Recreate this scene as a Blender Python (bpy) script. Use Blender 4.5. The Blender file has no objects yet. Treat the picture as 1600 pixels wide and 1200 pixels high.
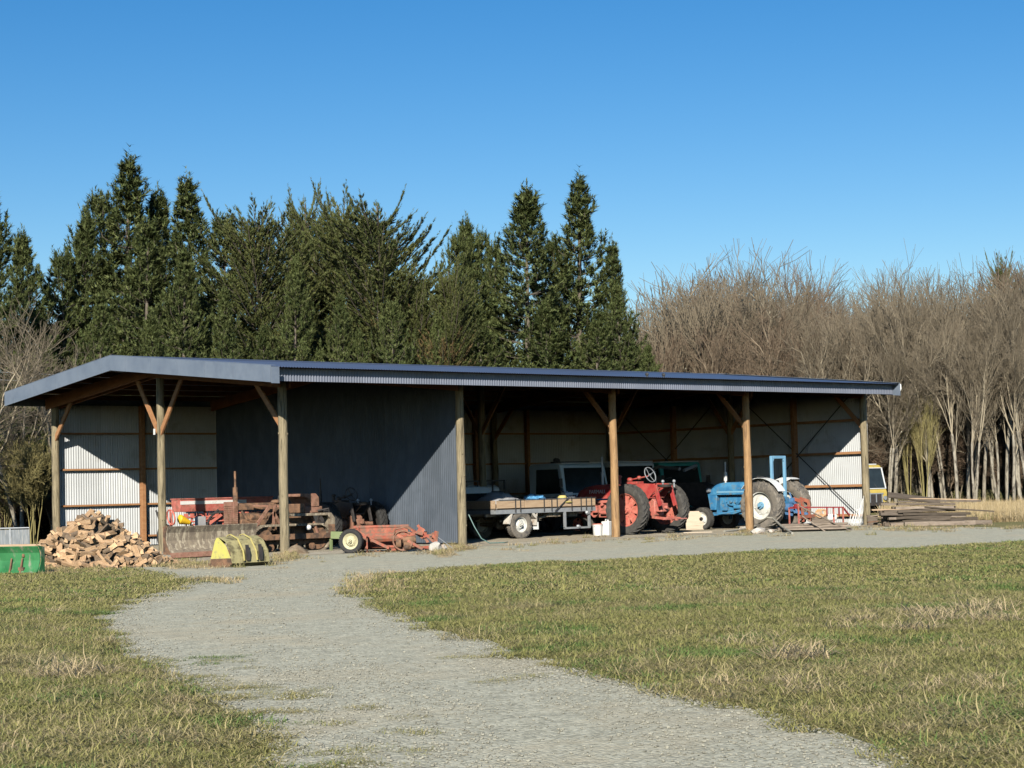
import bpy, bmesh, math, random
import numpy as np
from mathutils import Vector, Matrix, Euler

random.seed(7)
sc = bpy.context.scene
COL = sc.collection

# ------------------------------------------------------------------ camera
FPX = 2962.6; ROLL = .0255; PITCH = .0558; EYE = 1.3317; TH = .7148
_r = np.array([math.cos(TH), math.sin(TH)]); _g = np.array([-math.sin(TH), math.cos(TH)])
_P = np.array([-5.3097, 43.7075])
CAM = np.array([-_P @ _r, -_P @ _g, EYE])
def _loc(v): return np.array([v[0]*_r[0]+v[1]*_r[1], v[0]*_g[0]+v[1]*_g[1], v[2]])
CF = _loc([0, math.cos(PITCH), math.sin(PITCH)])
_U0 = _loc([0, -math.sin(PITCH), math.cos(PITCH)]); _R0 = _loc([1, 0, 0])
CR = math.cos(ROLL)*_R0 - math.sin(ROLL)*_U0
CU = math.sin(ROLL)*_R0 + math.cos(ROLL)*_U0
cd = bpy.data.cameras.new('camera'); cam = bpy.data.objects.new('camera', cd); COL.objects.link(cam)
cd.sensor_width = 36; cd.lens = FPX/1600*36; cd.clip_start = .1; cd.clip_end = 3000
cam.matrix_world = Matrix([[CR[0], CU[0], -CF[0], CAM[0]], [CR[1], CU[1], -CF[1], CAM[1]], [CR[2], CU[2], -CF[2], CAM[2]], [0, 0, 0, 1]])
sc.camera = cam
def _ray(x, y): return CF + CR*(x-800)/FPX + CU*(600-y)/FPX
def gp(x, y, z=0.0):            # where the ground lies under a spot seen in the photo
    d = _ray(x, y); t = (z-CAM[2])/d[2]; return Vector(CAM + t*d)
def ap(x, y, dep): return Vector(CAM + _ray(x, y)*dep)
def onq(x, y, q):
    d = _ray(x, y); t = (q-CAM[1])/d[1]; return Vector(CAM+t*d)
IMR = Vector((_R0[0], _R0[1], 0)); IMF = Vector((-_R0[1], _R0[0], 0))
YAW_IM = math.atan2(_R0[1], _R0[0])

# ------------------------------------------------------------------ light
SUN = Vector((1.15, 1.0, -.762)).normalized()
ld = bpy.data.lights.new('sun', 'SUN'); lo = bpy.data.objects.new('sun', ld); COL.objects.link(lo)
ld.energy = 5.0; ld.angle = math.radians(.5); ld.color = (1, .935, .83)
lo.rotation_euler = SUN.to_track_quat('-Z', 'Y').to_euler(); lo.location = (-30, -40, 30)
w = bpy.data.worlds.new('World'); sc.world = w; w.use_nodes = True
nt = w.node_tree; bg = nt.nodes['Background']
sky = nt.nodes.new('ShaderNodeTexSky'); sky.sky_type = 'NISHITA'; sky.sun_disc = False
sky.sun_elevation = math.asin(-SUN.z); sky.sun_rotation = math.atan2(-SUN.x, -SUN.y)
sky.altitude = 200; sky.air_density = 1.0; sky.dust_density = .2; sky.ozone_density = 2.5
hsv = nt.nodes.new('ShaderNodeHueSaturation'); hsv.inputs['Saturation'].default_value = 1.43; hsv.inputs['Hue'].default_value = .505
nt.links.new(sky.outputs[0], hsv.inputs['Color']); nt.links.new(hsv.outputs[0], bg.inputs[0]); bg.inputs[1].default_value = .078
sc.view_settings.view_transform = 'Standard'; sc.view_settings.look = 'None'
sc.view_settings.exposure = .46; sc.view_settings.gamma = 1
sc.render.engine = 'CYCLES'
try: sc.cycles.max_bounces = 6; sc.cycles.diffuse_bounces = 0; sc.cycles.transparent_max_bounces = 8
except Exception: pass

# ------------------------------------------------------------------ materials
def mat(name, c1, c2=None, scale=6, rough=.7, metal=0, c3=None, s3=3, t3=.55, w3=.06, bump=0, bscale=30, st=(1, 1, 1), rand=0, spec=.4, coord='Object', tint=None, sheets=0):
    m = bpy.data.materials.new(name); m.use_nodes = True
    t = m.node_tree; N = t.nodes; L = t.links; b = N['Principled BSDF']
    b.inputs['Roughness'].default_value = rough; b.inputs['Metallic'].default_value = metal
    b.inputs['Specular IOR Level'].default_value = spec
    if coord == 'World':
        co = N.new('ShaderNodeNewGeometry').outputs['Position']
    else:
        co = N.new('ShaderNodeTexCoord').outputs['Object']
    mp = N.new('ShaderNodeMapping'); mp.inputs['Scale'].default_value = st; L.new(co, mp.inputs[0]); co = mp.outputs[0]
    if rand or coord == 'Object':
        oi = N.new('ShaderNodeObjectInfo'); ad = N.new('ShaderNodeVectorMath'); ad.operation = 'ADD'
        mm = N.new('ShaderNodeMath'); mm.operation = 'MULTIPLY'; mm.inputs[1].default_value = 37.0
        L.new(oi.outputs['Random'], mm.inputs[0]); L.new(co, ad.inputs[0]); L.new(mm.outputs[0], ad.inputs[1]); co = ad.outputs[0]
    def noise(s, det=5, ro=.6):
        n = N.new('ShaderNodeTexNoise'); n.inputs['Scale'].default_value = s; n.inputs['Detail'].default_value = det
        n.inputs['Roughness'].default_value = ro; L.new(co, n.inputs['Vector']); return n.outputs['Fac']
    def ramp(f, a, bb):
        r = N.new('ShaderNodeMapRange'); r.inputs[1].default_value = a; r.inputs[2].default_value = bb; L.new(f, r.inputs[0]); return r.outputs[0]
    def mix(f, a, bb):
        x = N.new('ShaderNodeMix'); x.data_type = 'RGBA'
        if isinstance(f, float): x.inputs[0].default_value = f
        else: L.new(f, x.inputs[0])
        for i, k in ((6, a), (7, bb)):
            if isinstance(k, tuple): x.inputs[i].default_value = (*k, 1)
            else: L.new(k, x.inputs[i])
        return x.outputs[2]
    col = c1
    if c2: col = mix(ramp(noise(scale), .35, .65), c1, c2)
    if c3: col = mix(ramp(noise(s3, 8, .65), t3-w3, t3+w3), col, c3)
    if sheets:
        sx = N.new('ShaderNodeSeparateXYZ'); g_ = N.new('ShaderNodeTexCoord'); L.new(g_.outputs['Object'], sx.inputs[0]); dv = N.new('ShaderNodeMath'); dv.operation = 'DIVIDE'; dv.inputs[1].default_value = .762; L.new(sx.outputs[sheets-1], dv.inputs[0]); fl = N.new('ShaderNodeMath'); fl.operation = 'FLOOR'; L.new(dv.outputs[0], fl.inputs[0])
        wn = N.new('ShaderNodeTexWhiteNoise'); wn.noise_dimensions = '1D'; L.new(fl.outputs[0], wn.inputs['W']); mr2 = N.new('ShaderNodeMapRange'); mr2.inputs[3].default_value = .90; mr2.inputs[4].default_value = 1.08; L.new(wn.outputs['Value'], mr2.inputs[0])
        hh = N.new('ShaderNodeHueSaturation'); L.new(mr2.outputs[0], hh.inputs['Value']); L.new(col, hh.inputs['Color']); col = hh.outputs[0]
    if tint:
        at = N.new('ShaderNodeAttribute'); at.attribute_name = 'tint'
        col = mix(at.outputs['Fac'], col, tint)
    if rand:
        hs = N.new('ShaderNodeHueSaturation')
        mr = N.new('ShaderNodeMapRange'); mr.inputs[3].default_value = 1-rand; mr.inputs[4].default_value = 1+rand
        L.new(oi.outputs['Random'], mr.inputs[0]); L.new(mr.outputs[0], hs.inputs['Value'])
        if isinstance(col, tuple): hs.inputs['Color'].default_value = (*col, 1)
        else: L.new(col, hs.inputs['Color'])
        col = hs.outputs[0]
    if isinstance(col, tuple): b.inputs['Base Color'].default_value = (*col, 1)
    else: L.new(col, b.inputs['Base Color'])
    if bump:
        bp = N.new('ShaderNodeBump'); bp.inputs['Strength'].default_value = bump; bp.inputs['Distance'].default_value = .02
        L.new(noise(bscale, 4), bp.inputs['Height']); L.new(bp.outputs[0], b.inputs['Normal'])
    m['nodes_ok'] = 1
    return m

M = {}
M['post_grey'] = mat('weathered_post', (.20, .165, .10), (.35, .29, .18), 5, .85, st=(6, 6, .5), c3=(.09, .075, .045), s3=3, t3=.58, bump=.8, bscale=14)
M['post_tan'] = mat('tan_post', (.30, .175, .08), (.46, .29, .14), 5, .85, st=(6, 6, .5), c3=(.15, .09, .05), s3=3, t3=.60, bump=.8, bscale=14)
M['timber'] = mat('orange_timber', (.34, .16, .07), (.42, .22, .10), 6, .8, st=(1, 1, 3), bump=.2)
M['rafter'] = mat('dark_timber', (.20, .085, .035), (.28, .12, .05), 4, .8, bump=.2)
M['zinc'] = mat('pale_corrugated', (.545, .565, .565), (.60, .62, .62), 1.4, .5, .0, c3=(.46, .46, .44), s3=1.3, t3=.62, spec=.15, sheets=1)
M['blue'] = mat('slate_blue_steel', (.08, .097, .118), (.092, .109, .13), 1.2, .55, .0, c3=(.13, .15, .18), s3=2.5, t3=.62, spec=.12, w3=.2, sheets=2, st=(1, 1, .6))
M['roof'] = mat('roof_steel', (.075, .10, .16), (.09, .115, .175), .8, .42, .0, spec=.5)
M['flash'] = mat('barge_steel', (.15, .185, .235), (.175, .21, .26), 1.5, .5, .0, spec=.5, c3=(.12, .15, .2), s3=2.2, t3=.6, w3=.15)
M['fascia'] = mat('fascia_steel', (.165, .185, .235), (.19, .21, .26), 2, .45, .0, spec=.5, sheets=1)
M['white'] = mat('white_plastic', (.75, .75, .72), (.68, .67, .62), 9, .5, c3=(.45, .4, .3), s3=7, t3=.66)
M['wire'] = mat('dark_strap', (.05, .05, .05), None, rough=.6)
M['red'] = mat('faded_red_paint', (.36, .035, .035), (.48, .10, .08), 4, .5, c3=(.24, .10, .07), s3=6, t3=.57)
M['redpale'] = mat('pink_faded_red', (.46, .11, .085), (.58, .22, .17), 5, .6, c3=(.30, .13, .09), s3=7, t3=.56)
M['redrim'] = mat('red_rim', (.55, .12, .09), (.62, .22, .16), 9, .6, c3=(.35, .12, .07), s3=8, t3=.6)
M['mower'] = mat('rusty_red_mower', (.33, .075, .045), (.43, .15, .09), 5, .7, c3=(.22, .12, .08), s3=7, t3=.52)
M['rust'] = mat('rusty_steel', (.17, .10, .06), (.29, .16, .09), 7, .85, c3=(.10, .065, .045), s3=6, t3=.53, bump=.3)
M['rustred'] = mat('rust_red_paint', (.26, .12, .08), (.32, .18, .12), 7, .8, c3=(.18, .10, .06), s3=6, t3=.53)
M['mud'] = mat('muddy_steel', (.17, .135, .10), (.30, .245, .17), 5, .85, c3=(.48, .41, .29), s3=6, t3=.57, w3=.05, st=(2, 2, .7), bump=.4)
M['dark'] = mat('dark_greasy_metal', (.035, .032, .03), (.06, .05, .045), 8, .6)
M['black'] = mat('black_rubber', (.03, .03, .03), (.045, .043, .04), 12, .85, bump=.2)
M['tyre'] = mat('dusty_tyre', (.055, .052, .048), (.09, .085, .075), 8, .9, c3=(.15, .14, .12), s3=5, t3=.66, w3=.1)
M['tyremud'] = mat('muddy_tyre', (.16, .145, .12), (.24, .21, .17), 8, .9, c3=(.09, .085, .08), s3=6, t3=.55)
M['cream'] = mat('cream_rim', (.62, .58, .36), (.55, .50, .30), 8, .6, c3=(.35, .25, .12), s3=8, t3=.66)
M['whiterim'] = mat('white_rim', (.72, .72, .66), (.62, .61, .54), 8, .6, c3=(.35, .32, .26), s3=8, t3=.64)
M['tbl'] = mat('sky_blue_paint', (.03, .16, .34), (.075, .28, .48), 4, .5, c3=(.15, .20, .22), s3=7, t3=.58)
M['tbl2'] = mat('pale_blue_paint', (.16, .36, .52), (.20, .40, .56), 5, .6, c3=(.25, .25, .25), s3=7, t3=.7)
M['fender'] = mat('white_fender', (.72, .74, .74), (.66, .68, .67), 4, .5, c3=(.5, .48, .42), s3=4, t3=.68)
M['yellow'] = mat('bright_yellow_paint', (.66, .60, .14), (.58, .53, .17), 7, .6, c3=(.36, .32, .16), s3=7, t3=.62)
M['yellowmoss'] = mat('mossy_yellow_paint', (.30, .27, .13), (.40, .35, .17), 6, .85, c3=(.14, .12, .06), s3=5, t3=.55, bump=.3)
M['yelcap'] = mat('orange_yellow_plastic', (.75, .45, .02), (.8, .5, .03), 5, .5)
M['green'] = mat('green_paint', (.02, .13, .04), (.05, .22, .08), 4, .5, c3=(.24, .26, .18), s3=6, t3=.61, st=(1, 1, .5))
M['greenpale'] = mat('faded_green_paint', (.17, .22, .09), (.22, .26, .12), 5, .7, c3=(.2, .15, .08), s3=5, t3=.64)
M['galv'] = mat('galvanised_steel', (.30, .32, .34), (.38, .40, .41), 9, .5, .3)
M['greysheet'] = mat('grey_gate_sheet', (.15, .17, .18), (.24, .26, .27), 7, .7, st=(5, 1, .5), c3=(.3, .3, .28), s3=6, t3=.6)
M['deckwood'] = mat('pale_sideboard_wood', (.42, .29, .18), (.50, .37, .24), 5, .85, st=(.6, 3, 6), c3=(.3, .22, .15), s3=4, t3=.62)
M['ply'] = mat('bleached_plywood', (.52, .42, .31), (.58, .49, .37), 3, .85, st=(.6, 3, 6), c3=(.4, .33, .24), s3=4, t3=.6)
M['board'] = mat('weathered_board', (.17, .135, .105), (.27, .22, .17), 5, .9, st=(.7, 5, 5), c3=(.13, .10, .07), s3=4, t3=.6, rand=.35)
M['darkboard'] = mat('dark_board', (.09, .07, .05), (.15, .12, .09), 5, .9, st=(.7, 5, 5), rand=.3)
M['log'] = mat('split_wood', (.48, .30, .16), (.62, .44, .26), 14, .9, st=(1, 6, 6), c3=(.34, .18, .085), s3=6, t3=.58, w3=.12, bump=.4, rand=.32)
M['logend'] = M['log']
M['bark'] = mat('log_bark', (.16, .11, .07), (.24, .18, .12), 18, .95, rand=.2, bump=.6)
M['glass'] = mat('dark_window_glass', (.02, .025, .025), (.03, .04, .04), 2, .12, spec=.6)
M['greyblue'] = mat('grey_blue_paint', (.56, .66, .70), (.62, .72, .76), 3, .5, c3=(.16, .16, .15), s3=4, t3=.68)
M['navy'] = mat('blue_panel_paint', (.08, .18, .34), (.09, .20, .38), 3, .5)
M['offwhite'] = mat('dusty_white_paint', (.80, .82, .80), (.70, .72, .70), 3, .5, c3=(.3, .28, .25), s3=4, t3=.68)
M['maroon'] = mat('dark_red_panel', (.28, .03, .035), (.32, .045, .045), 3, .5)
M['teal'] = mat('teal_paint', (.06, .36, .32), (.08, .42, .38), 3, .5)
M['busyel'] = mat('bus_yellow_paint', (.50, .37, .07), (.58, .44, .11), 3, .6, c3=(.35, .28, .14), s3=6, t3=.60)
M['tarp'] = mat('grey_tarpaulin', (.30, .30, .31), (.38, .38, .38), 4, .8, bump=.4, bscale=8)
M['bluebag'] = mat('blue_plastic_sheet', (.08, .30, .60), (.14, .40, .68), 8, .5, bump=.4, bscale=14)
M['straw'] = mat('straw_yellow', (.62, .53, .18), (.5, .42, .15), 9, .8)
M['rock'] = mat('pale_rock', (.5, .46, .40), (.6, .57, .50), 6, .9, c3=(.35, .27, .2), s3=5, t3=.55, bump=.6)
M['soil'] = mat('dry_brown_soil', (.24, .175, .11), (.32, .25, .17), 6, .95, c3=(.16, .115, .07), s3=5, t3=.56, bump=.6)
M['hose'] = mat('green_hose', (.12, .22, .2), None, rough=.5)
M['pipe'] = mat('dull_poly_pipe', (.40, .38, .31), (.32, .30, .25), 6, .6)
M['orange'] = mat('orange_plastic', (.62, .33, .14), (.58, .40, .25), 6, .7)
M['chalk'] = mat('letter_white', (.75, .72, .70), None, rough=.6)

# ------------------------------------------------------------------ mesh builder
class MB:
    def __init__(s): s.v = []; s.f = []; s.M = Matrix.Identity(4)
    def at(s, loc=(0, 0, 0), rot=(0, 0, 0)):
        s.M = Matrix.Translation(loc) @ Euler(rot).to_matrix().to_4x4(); return s
    def add(s, vs, fs):
        b = len(s.v); s.v += [s.M @ Vector(p) for p in vs]; s.f += [tuple(b+i for i in f) for f in fs]; return s
    def box(s, c, d, rot=None):
        R = Euler(rot).to_matrix() if rot else Matrix.Identity(3)
        vs = [Vector(c) + R @ Vector((x*d[0]/2, y*d[1]/2, z*d[2]/2)) for x in (-1, 1) for y in (-1, 1) for z in (-1, 1)]
        return s.add(vs, [(0, 1, 3, 2), (4, 6, 7, 5), (0, 4, 5, 1), (2, 3, 7, 6), (0, 2, 6, 4), (1, 5, 7, 3)])
    def bar(s, a, b, w, h=None, up=(0, 0, 1)):
        a = Vector(a); b = Vector(b); h = h or w; d = (b-a); L = d.length; d.normalize()
        u = Vector(up); x = d.cross(u)
        if x.length < 1e-3: x = d.cross(Vector((1, 0, 0)))
        x.normalize(); z = x.cross(d)
        vs = [p + x*i*w/2 + z*j*h/2 for p in (a, b) for i, j in ((-1, -1), (1, -1), (1, 1), (-1, 1))]
        return s.add(vs, [(0, 3, 2, 1), (4, 5, 6, 7), (0, 1, 5, 4), (1, 2, 6, 5), (2, 3, 7, 6), (3, 0, 4, 7)])
    def tube(s, pts, r, n=8, cap=True):
        pts = [Vector(p) for p in pts]; rs = r if isinstance(r, (list, tuple)) else [r]*len(pts)
        vs = []; prev = None
        for i, p in enumerate(pts):
            d = (pts[min(i+1, len(pts)-1)] - pts[max(i-1, 0)]).normalized()
            if prev is None:
                x = d.cross(Vector((0, 0, 1)));
                if x.length < .05: x = d.cross(Vector((1, 0, 0)))
            else: x = prev - d*prev.dot(d)
            x.normalize(); prev = x; y = d.cross(x)
            vs += [p + (x*math.cos(2*math.pi*k/n) + y*math.sin(2*math.pi*k/n))*rs[i] for k in range(n)]
        fs = [(i*n+k, i*n+(k+1) % n, (i+1)*n+(k+1) % n, (i+1)*n+k) for i in range(len(pts)-1) for k in range(n)]
        if cap: fs += [tuple(range(n))[::-1], tuple((len(pts)-1)*n+k for k in range(n))]
        return s.add(vs, fs)
    def cyl(s, a, b, r0, r1=None, n=12): return s.tube([a, b], [r0, r0 if r1 is None else r1], n)
    def lathe(s, prof, c=(0, 0, 0), axis=(0, 0, 1), n=24, closed=False):
        q = Vector((0, 0, 1)).rotation_difference(Vector(axis).normalized()).to_matrix(); c = Vector(c); m = len(prof)
        vs = [c + q @ Vector((r*math.cos(2*math.pi*k/n), r*math.sin(2*math.pi*k/n), z)) for r, z in prof for k in range(n)]
        fs = [(i*n+k, i*n+(k+1) % n, ((i+1) % m)*n+(k+1) % n, ((i+1) % m)*n+k) for i in range(m if closed else m-1) for k in range(n)]
        if not closed:
            fs += [tuple(range(n))[::-1], tuple((m-1)*n+k for k in range(n))]
        return s.add(vs, fs)
    def prism(s, out, a, b, ax='x'):
        m = len(out)
        def P(t, u, v): return {'x': (t, u, v), 'y': (u, t, v), 'z': (u, v, t)}[ax]
        vs = [P(a, u, v) for u, v in out] + [P(b, u, v) for u, v in out]
        return s.add(vs, [tuple(range(m))[::-1], tuple(range(m, 2*m))] + [(i, (i+1) % m, m+(i+1) % m, m+i) for i in range(m)])
    def strip(s, path, a, b, th, ax='x'):    # bent plate: path in the plane normal to ax, given thickness
        P = [Vector((u, v)) for u, v in path]; o = []
        for i, p in enumerate(P):
            d = (P[min(i+1, len(P)-1)]-P[max(i-1, 0)]).normalized(); o.append(p + Vector((-d.y, d.x))*th)
        for i in range(len(P)-1): s.prism([P[i], P[i+1], o[i+1], o[i]], a, b, ax)
        return s
    def lump(s, c, d, seed=0, amp=.25, sub=2):
        rr = random.Random(seed); bm = bmesh.new(); bmesh.ops.create_icosphere(bm, subdivisions=sub, radius=1)
        vs = [Vector(c) + Vector((v.co.x*d[0], v.co.y*d[1], v.co.z*d[2]))*(1+rr.uniform(-amp, amp)) for v in bm.verts]
        fs = [tuple(v.index for v in f.verts) for f in bm.faces]; bm.free(); return s.add(vs, fs)
    def mesh(s, name, m, ang=35):
        me = bpy.data.meshes.new(name); me.from_pydata([tuple(v) for v in s.v], [], s.f)
        bm = bmesh.new(); bm.from_mesh(me); bmesh.ops.recalc_face_normals(bm, faces=bm.faces); bm.to_mesh(me); bm.free()
        me.materials.append(m)
        if ang: me.polygons.foreach_set('use_smooth', [True]*len(me.polygons)); me.set_sharp_from_angle(angle=math.radians(ang))
        return me
    def build(s, name, m, parent=None, bevel=0, label=None, ang=35):
        if isinstance(m, str): m = M[m]
        o = bpy.data.objects.new(name, s.mesh(name, m, ang)); COL.objects.link(o)
        if parent: o.parent = parent
        if bevel:
            b = o.modifiers.new('bevel', 'BEVEL'); b.width = bevel; b.segments = 2; b.limit_method = 'ANGLE'
        if label: o['label'] = label
        return o

def tag(o, label=None, cat=None, group=None, kind=None):
    if label: o['label'] = label
    if cat: o['category'] = cat
    if group: o['group'] = group
    if kind: o['kind'] = kind
    return o
def thing(name, label, cat, loc=(0, 0, 0), rz=0, group=None):
    o = bpy.data.objects.new(name, None); COL.objects.link(o); o.location = loc; o.rotation_euler = (0, 0, rz)
    o.empty_display_size = .2
    return tag(o, label, cat, group)
def copy_tree(o, parent=None):
    c = o.copy(); COL.objects.link(c); c.parent = parent
    for ch in [x for x in bpy.data.objects if x.parent == o]: copy_tree(ch, c)
    return c
def corrugated(mb, p0, du, L, dv, H, nrm, pitch=.076, amp=.009, seg=6, top=None):
    p0 = Vector(p0); du = Vector(du); dv = Vector(dv); nrm = Vector(nrm)
    n = int(L/pitch*seg)+1; vs = []
    for i in range(n+1):
        u = L*i/n; a = amp*math.sin(2*math.pi*u/pitch)
        h = top(u) if top else H
        vs += [p0+du*u+nrm*a, p0+du*u+dv*h+nrm*a]
    mb.add(vs, [(2*i, 2*i+2, 2*i+3, 2*i+1) for i in range(n)])
    b = [v - nrm*.002 for v in vs]
    mb.add(b, [(2*i, 2*i+1, 2*i+3, 2*i+2) for i in range(n)])
# ------------------------------------------------------------------ the pole shed
BAY = 5.28; QM = 5.46; QR = 11.24; LEN = 4*BAY; SL = -1.166; SR = LEN+.10; QF = -1.08; RQ = 5.84; QE = 11.67
def zroof(q): return 4.20+.1007*(q+1.30) if q < RQ else 4.20+.1007*(RQ+1.30)-.103*(q-RQ)
shed = thing('pole_shed', 'long open fronted pole shed with slate blue roof, round timber posts and pale corrugated walls', 'shed')
# roof
rf = MB()
for qa, qb in ((-1.30, RQ), (QE, RQ)):
    L = math.hypot(qb-qa, zroof(qb)-zroof(qa)); dv = Vector((0, qb-qa, zroof(qb)-zroof(qa))).normalized()
    nr = Vector((0, -dv.z, dv.y)) if qb > qa else Vector((0, dv.z, -dv.y)); 
    if nr.z < 0: nr = -nr
    corrugated(rf, (SL+.01, qa, zroof(qa)), (1, 0, 0), SR-SL-.02, dv, L, nr)
roof = rf.build('roof', 'roof', shed, ang=60)
rc = MB(); zr = zroof(RQ)
rc.prism([(RQ-.22, zr-.008), (RQ, zr+.022), (RQ+.22, zr-.008), (RQ+.22, zr-.002+.012), (RQ, zr+.034), (RQ-.22, zr+.004)], SL, SR)
rc.build('ridge_cap', 'roof', roof)
# barge flashings
for sx, nm in ((SL, 'barge_flashing'), (SR, 'barge_flashing')):
    b = MB()
    def bar_out(q0, q1):
        return [(q0, zroof(q0)+.03), (q1, zroof(q1)+.03), (q1, zroof(q1)-.345), (q0, zroof(q0)-.345)]
    x0 = sx-.03 if sx < 0 else sx+.005
    b.prism(bar_out(-1.32 if sx < 0 else -1.32, RQ), x0, x0+.025); b.prism(bar_out(RQ+.001, QE+.03), x0, x0+.025)
    # folded top flange and sheet laps
    for q in [(-1.32+i*1.22) for i in range(11)]:
        if sx < 0: b.box((x0-.002, q+.3, zroof(q+.3)-.157), (.006, .02, .37))
    o = b.build(nm, 'flash', shed)
    if sx > 0: o['label'] = 'barge flashing over the far right gable'
    c = MB(); c.prism([(-1.32, zroof(-1.32)+.034), (RQ, zroof(RQ)+.036), (RQ, zroof(RQ)+.044), (-1.32, zroof(-1.32)+.042)], x0, x0+.16 if sx < 0 else x0-.14)
    c.prism([(RQ, zroof(RQ)+.036), (QE, zroof(QE)+.034), (QE, zroof(QE)+.042), (RQ, zroof(RQ)+.044)], x0, x0+.16 if sx < 0 else x0-.14)
    c.build('flashing_flange', 'flash', o)
# front return of the barge, fascia, rear fascia
fr = MB(); fr.box((SL+.09, -1.335, 4.015), (.21, .02, .37)); fr.build('corner_flashing', 'flash', shed)
fa = MB(); corrugated(fa, (SL+.2, QF, 3.90), (1, 0, 0), SR-SL-.22, (0, 0, 1), .29, (0, -1, 0))
fa.build('fascia', 'fascia', shed, ang=60)
sf = MB(); sf.bar((SL+.02, QF+.06, 4.05), (SR, QF+.06, 4.05), .045, .24); sf.build('fascia_board', 'rafter', shed)
rfa = MB(); rfa.box(((SL+SR)/2, QE-.02, 4.12), (SR-SL-.04, .02, .3)); rfa.build('rear_fascia', 'flash', shed)
gt = MB(); gt.tube([(SR+.05, -1.30, 4.20), (SR+.07, -1.30, 4.06), (SR+.05, -1.26, 3.98)], .035, 10); gt.build('gutter_outlet', 'white', shed)
# two dark fittings on the roof edge
for x in (1011, 1037):
    p = onq(x, 586, -1.2); b = MB(); b.at((p.x, -1.2, zroof(-1.2))); b.cyl((0, 0, 0), (0, 0, .05), .03); b.lump((0, 0, .07), (.04, .06, .045), 3, .1)
    b.build('roof_bracket', 'wire', shed)
# purlins
for q in [-1.0+.93*i for i in range(7)] + [QE-.1-.93*i for i in range(7)]:
    b = MB(); z = zroof(q)-.095; b.box(((SL+SR)/2, q, z), (SR-SL-.06, .05, .14)); b.build('purlin', 'rafter', shed)
# rafters, posts, braces
def post(s, q, top, mname, r=.112, rr=.10):
    b = MB(); n = 6; pts = []; rs = []
    rnd = random.Random(int(s*10+q*7)+3)
    for i in range(n+1):
        z = -.1+(top+.1)*i/n; pts.append((s+rnd.uniform(-.008, .008), q+rnd.uniform(-.008, .008), z)); rs.append((r-(r-rr)*i/n)*rnd.uniform(.97, 1.03))
    b.tube(pts, rs, 18)
    for k in range(5):                       # knots
        a = rnd.uniform(0, 6.28); z = rnd.uniform(.3, top-.3); b.lump((s+r*.88*math.cos(a), q+r*.88*math.sin(a), z), (.025, .025, .035), k, .1, 1)
    return b.build('post', mname, shed)
for i in range(5):
    s = i*BAY
    for q, mn in ((0, 'post_grey' if i in (0, 1, 4) else 'post_tan'), (QM, 'post_grey'), (QR-.14, 'post_grey')):
        if i == 1 and q > 0: continue
        post(s, q, zroof(q)-.3, mn, .115 if q == 0 else .105)
    b = MB(); o = .145
    for side in (-1, 1):
        if i in (1, 4) and side == 1: continue
        for qa, qb in ((-.13, RQ), (RQ, QR+.1)):
            b.bar((s+side*.14, qa, zroof(qa)-.345), (s+side*.14, qb, zroof(qb)-.345), .045, .30)
    b.build('rafter', 'rafter', shed)
    def brace(q0, q1, z0, z1):
        c = MB(); c.bar((s-.03, q0, z0), (s-.03, q1, z1), .05, .13); c.build('knee_brace', 'timber', shed)
    if i not in (1,):
        brace(.02, 1.05, 2.95, zroof(1.05)-.45); brace(QM+.02, QM+1.1, 2.95, zroof(QM+1.1)-.45); brace(QM-.02, QM-1.1, 2.95, zroof(QM-1.1)-.45)
        brace(QR-.16, QR-1.15, 3.0, zroof(QR-1.15)-.45)
b = MB(); b.box((-.225, QM-.06, 3.02), (.006, .09, .15)); b.box((-.229, QM-.06, 3.05), (.003, .05, .03)); b.build('notice_plate', 'white', shed)
# root flare of soil and buttress at the corner post is built with the ground clutter
# rear wall
wl = MB(); corrugated(wl, (.16, QR+.06, .04), (1, 0, 0), LEN-.1, (0, 0, 1), 3.95, (0, -1, 0)); wl.build('wall', 'zinc', shed, ang=60)
we = MB(); corrugated(we, (LEN+.17, .0, .04), (0, 1, 0), QR+.05, (0, 0, 1), 1, (-1, 0, 0), top=lambda u: zroof(u)-.24); we.build('wall', 'zinc', shed, ang=60)
pw = MB(); corrugated(pw, (BAY-.02, .14, .05), (0, 1, 0), QR-.12, (0, 0, 1), 1, (-1, 0, 0), top=lambda u: zroof(u+.14)-.26); pw.build('partition_wall', 'blue', shed, ang=60)
b = MB(); b.box((BAY-.035, .125, 2.0), (.03, .05, 3.86)); b.build('corner_trim', 'blue', shed)
for s in (2.75, 7.9, 13.2, 15.1, 17.35):
    b = MB(); b.box((s, QR-.05, 2.0), (.12, .16, 4.0)); b.build('wall_stud', 'timber', shed, bevel=.006)
for q in (2.79, 8.08):
    b = MB(); b.box((LEN+.04, q, 2.0), (.18, .13, 4.0)); b.build('wall_stud', 'timber', shed, bevel=.006)
for z in (.3, 1.2, 2.2, 3.2):
    b = MB(); b.box((BAY/2+.1, QR-.0, z), (BAY-.3, .09, .05)); b.build('girt', 'timber', shed)
    b = MB(); b.box((BAY+7.9, QR-.0, z), (LEN-BAY-.2, .09, .05)); b.build('girt', 'timber', shed)
    b = MB(); b.box((LEN+.10, QR/2, z), (.10, QR-.1, .075)); b.build('girt', 'timber', shed)
for (qa, za, qb, zb) in ((4.9, 4.0, .3, .28), (.55, 3.95, 4.9, .3), (6.2, 4.0, 10.6, .5), (10.6, 3.9, 6.1, .4)):
    b = MB(); b.bar((LEN+.03, qa, za), (LEN+.03, qb, zb), .004, .035, up=(0, 1, 1)); b.build('strap_brace', 'wire', shed)

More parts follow.
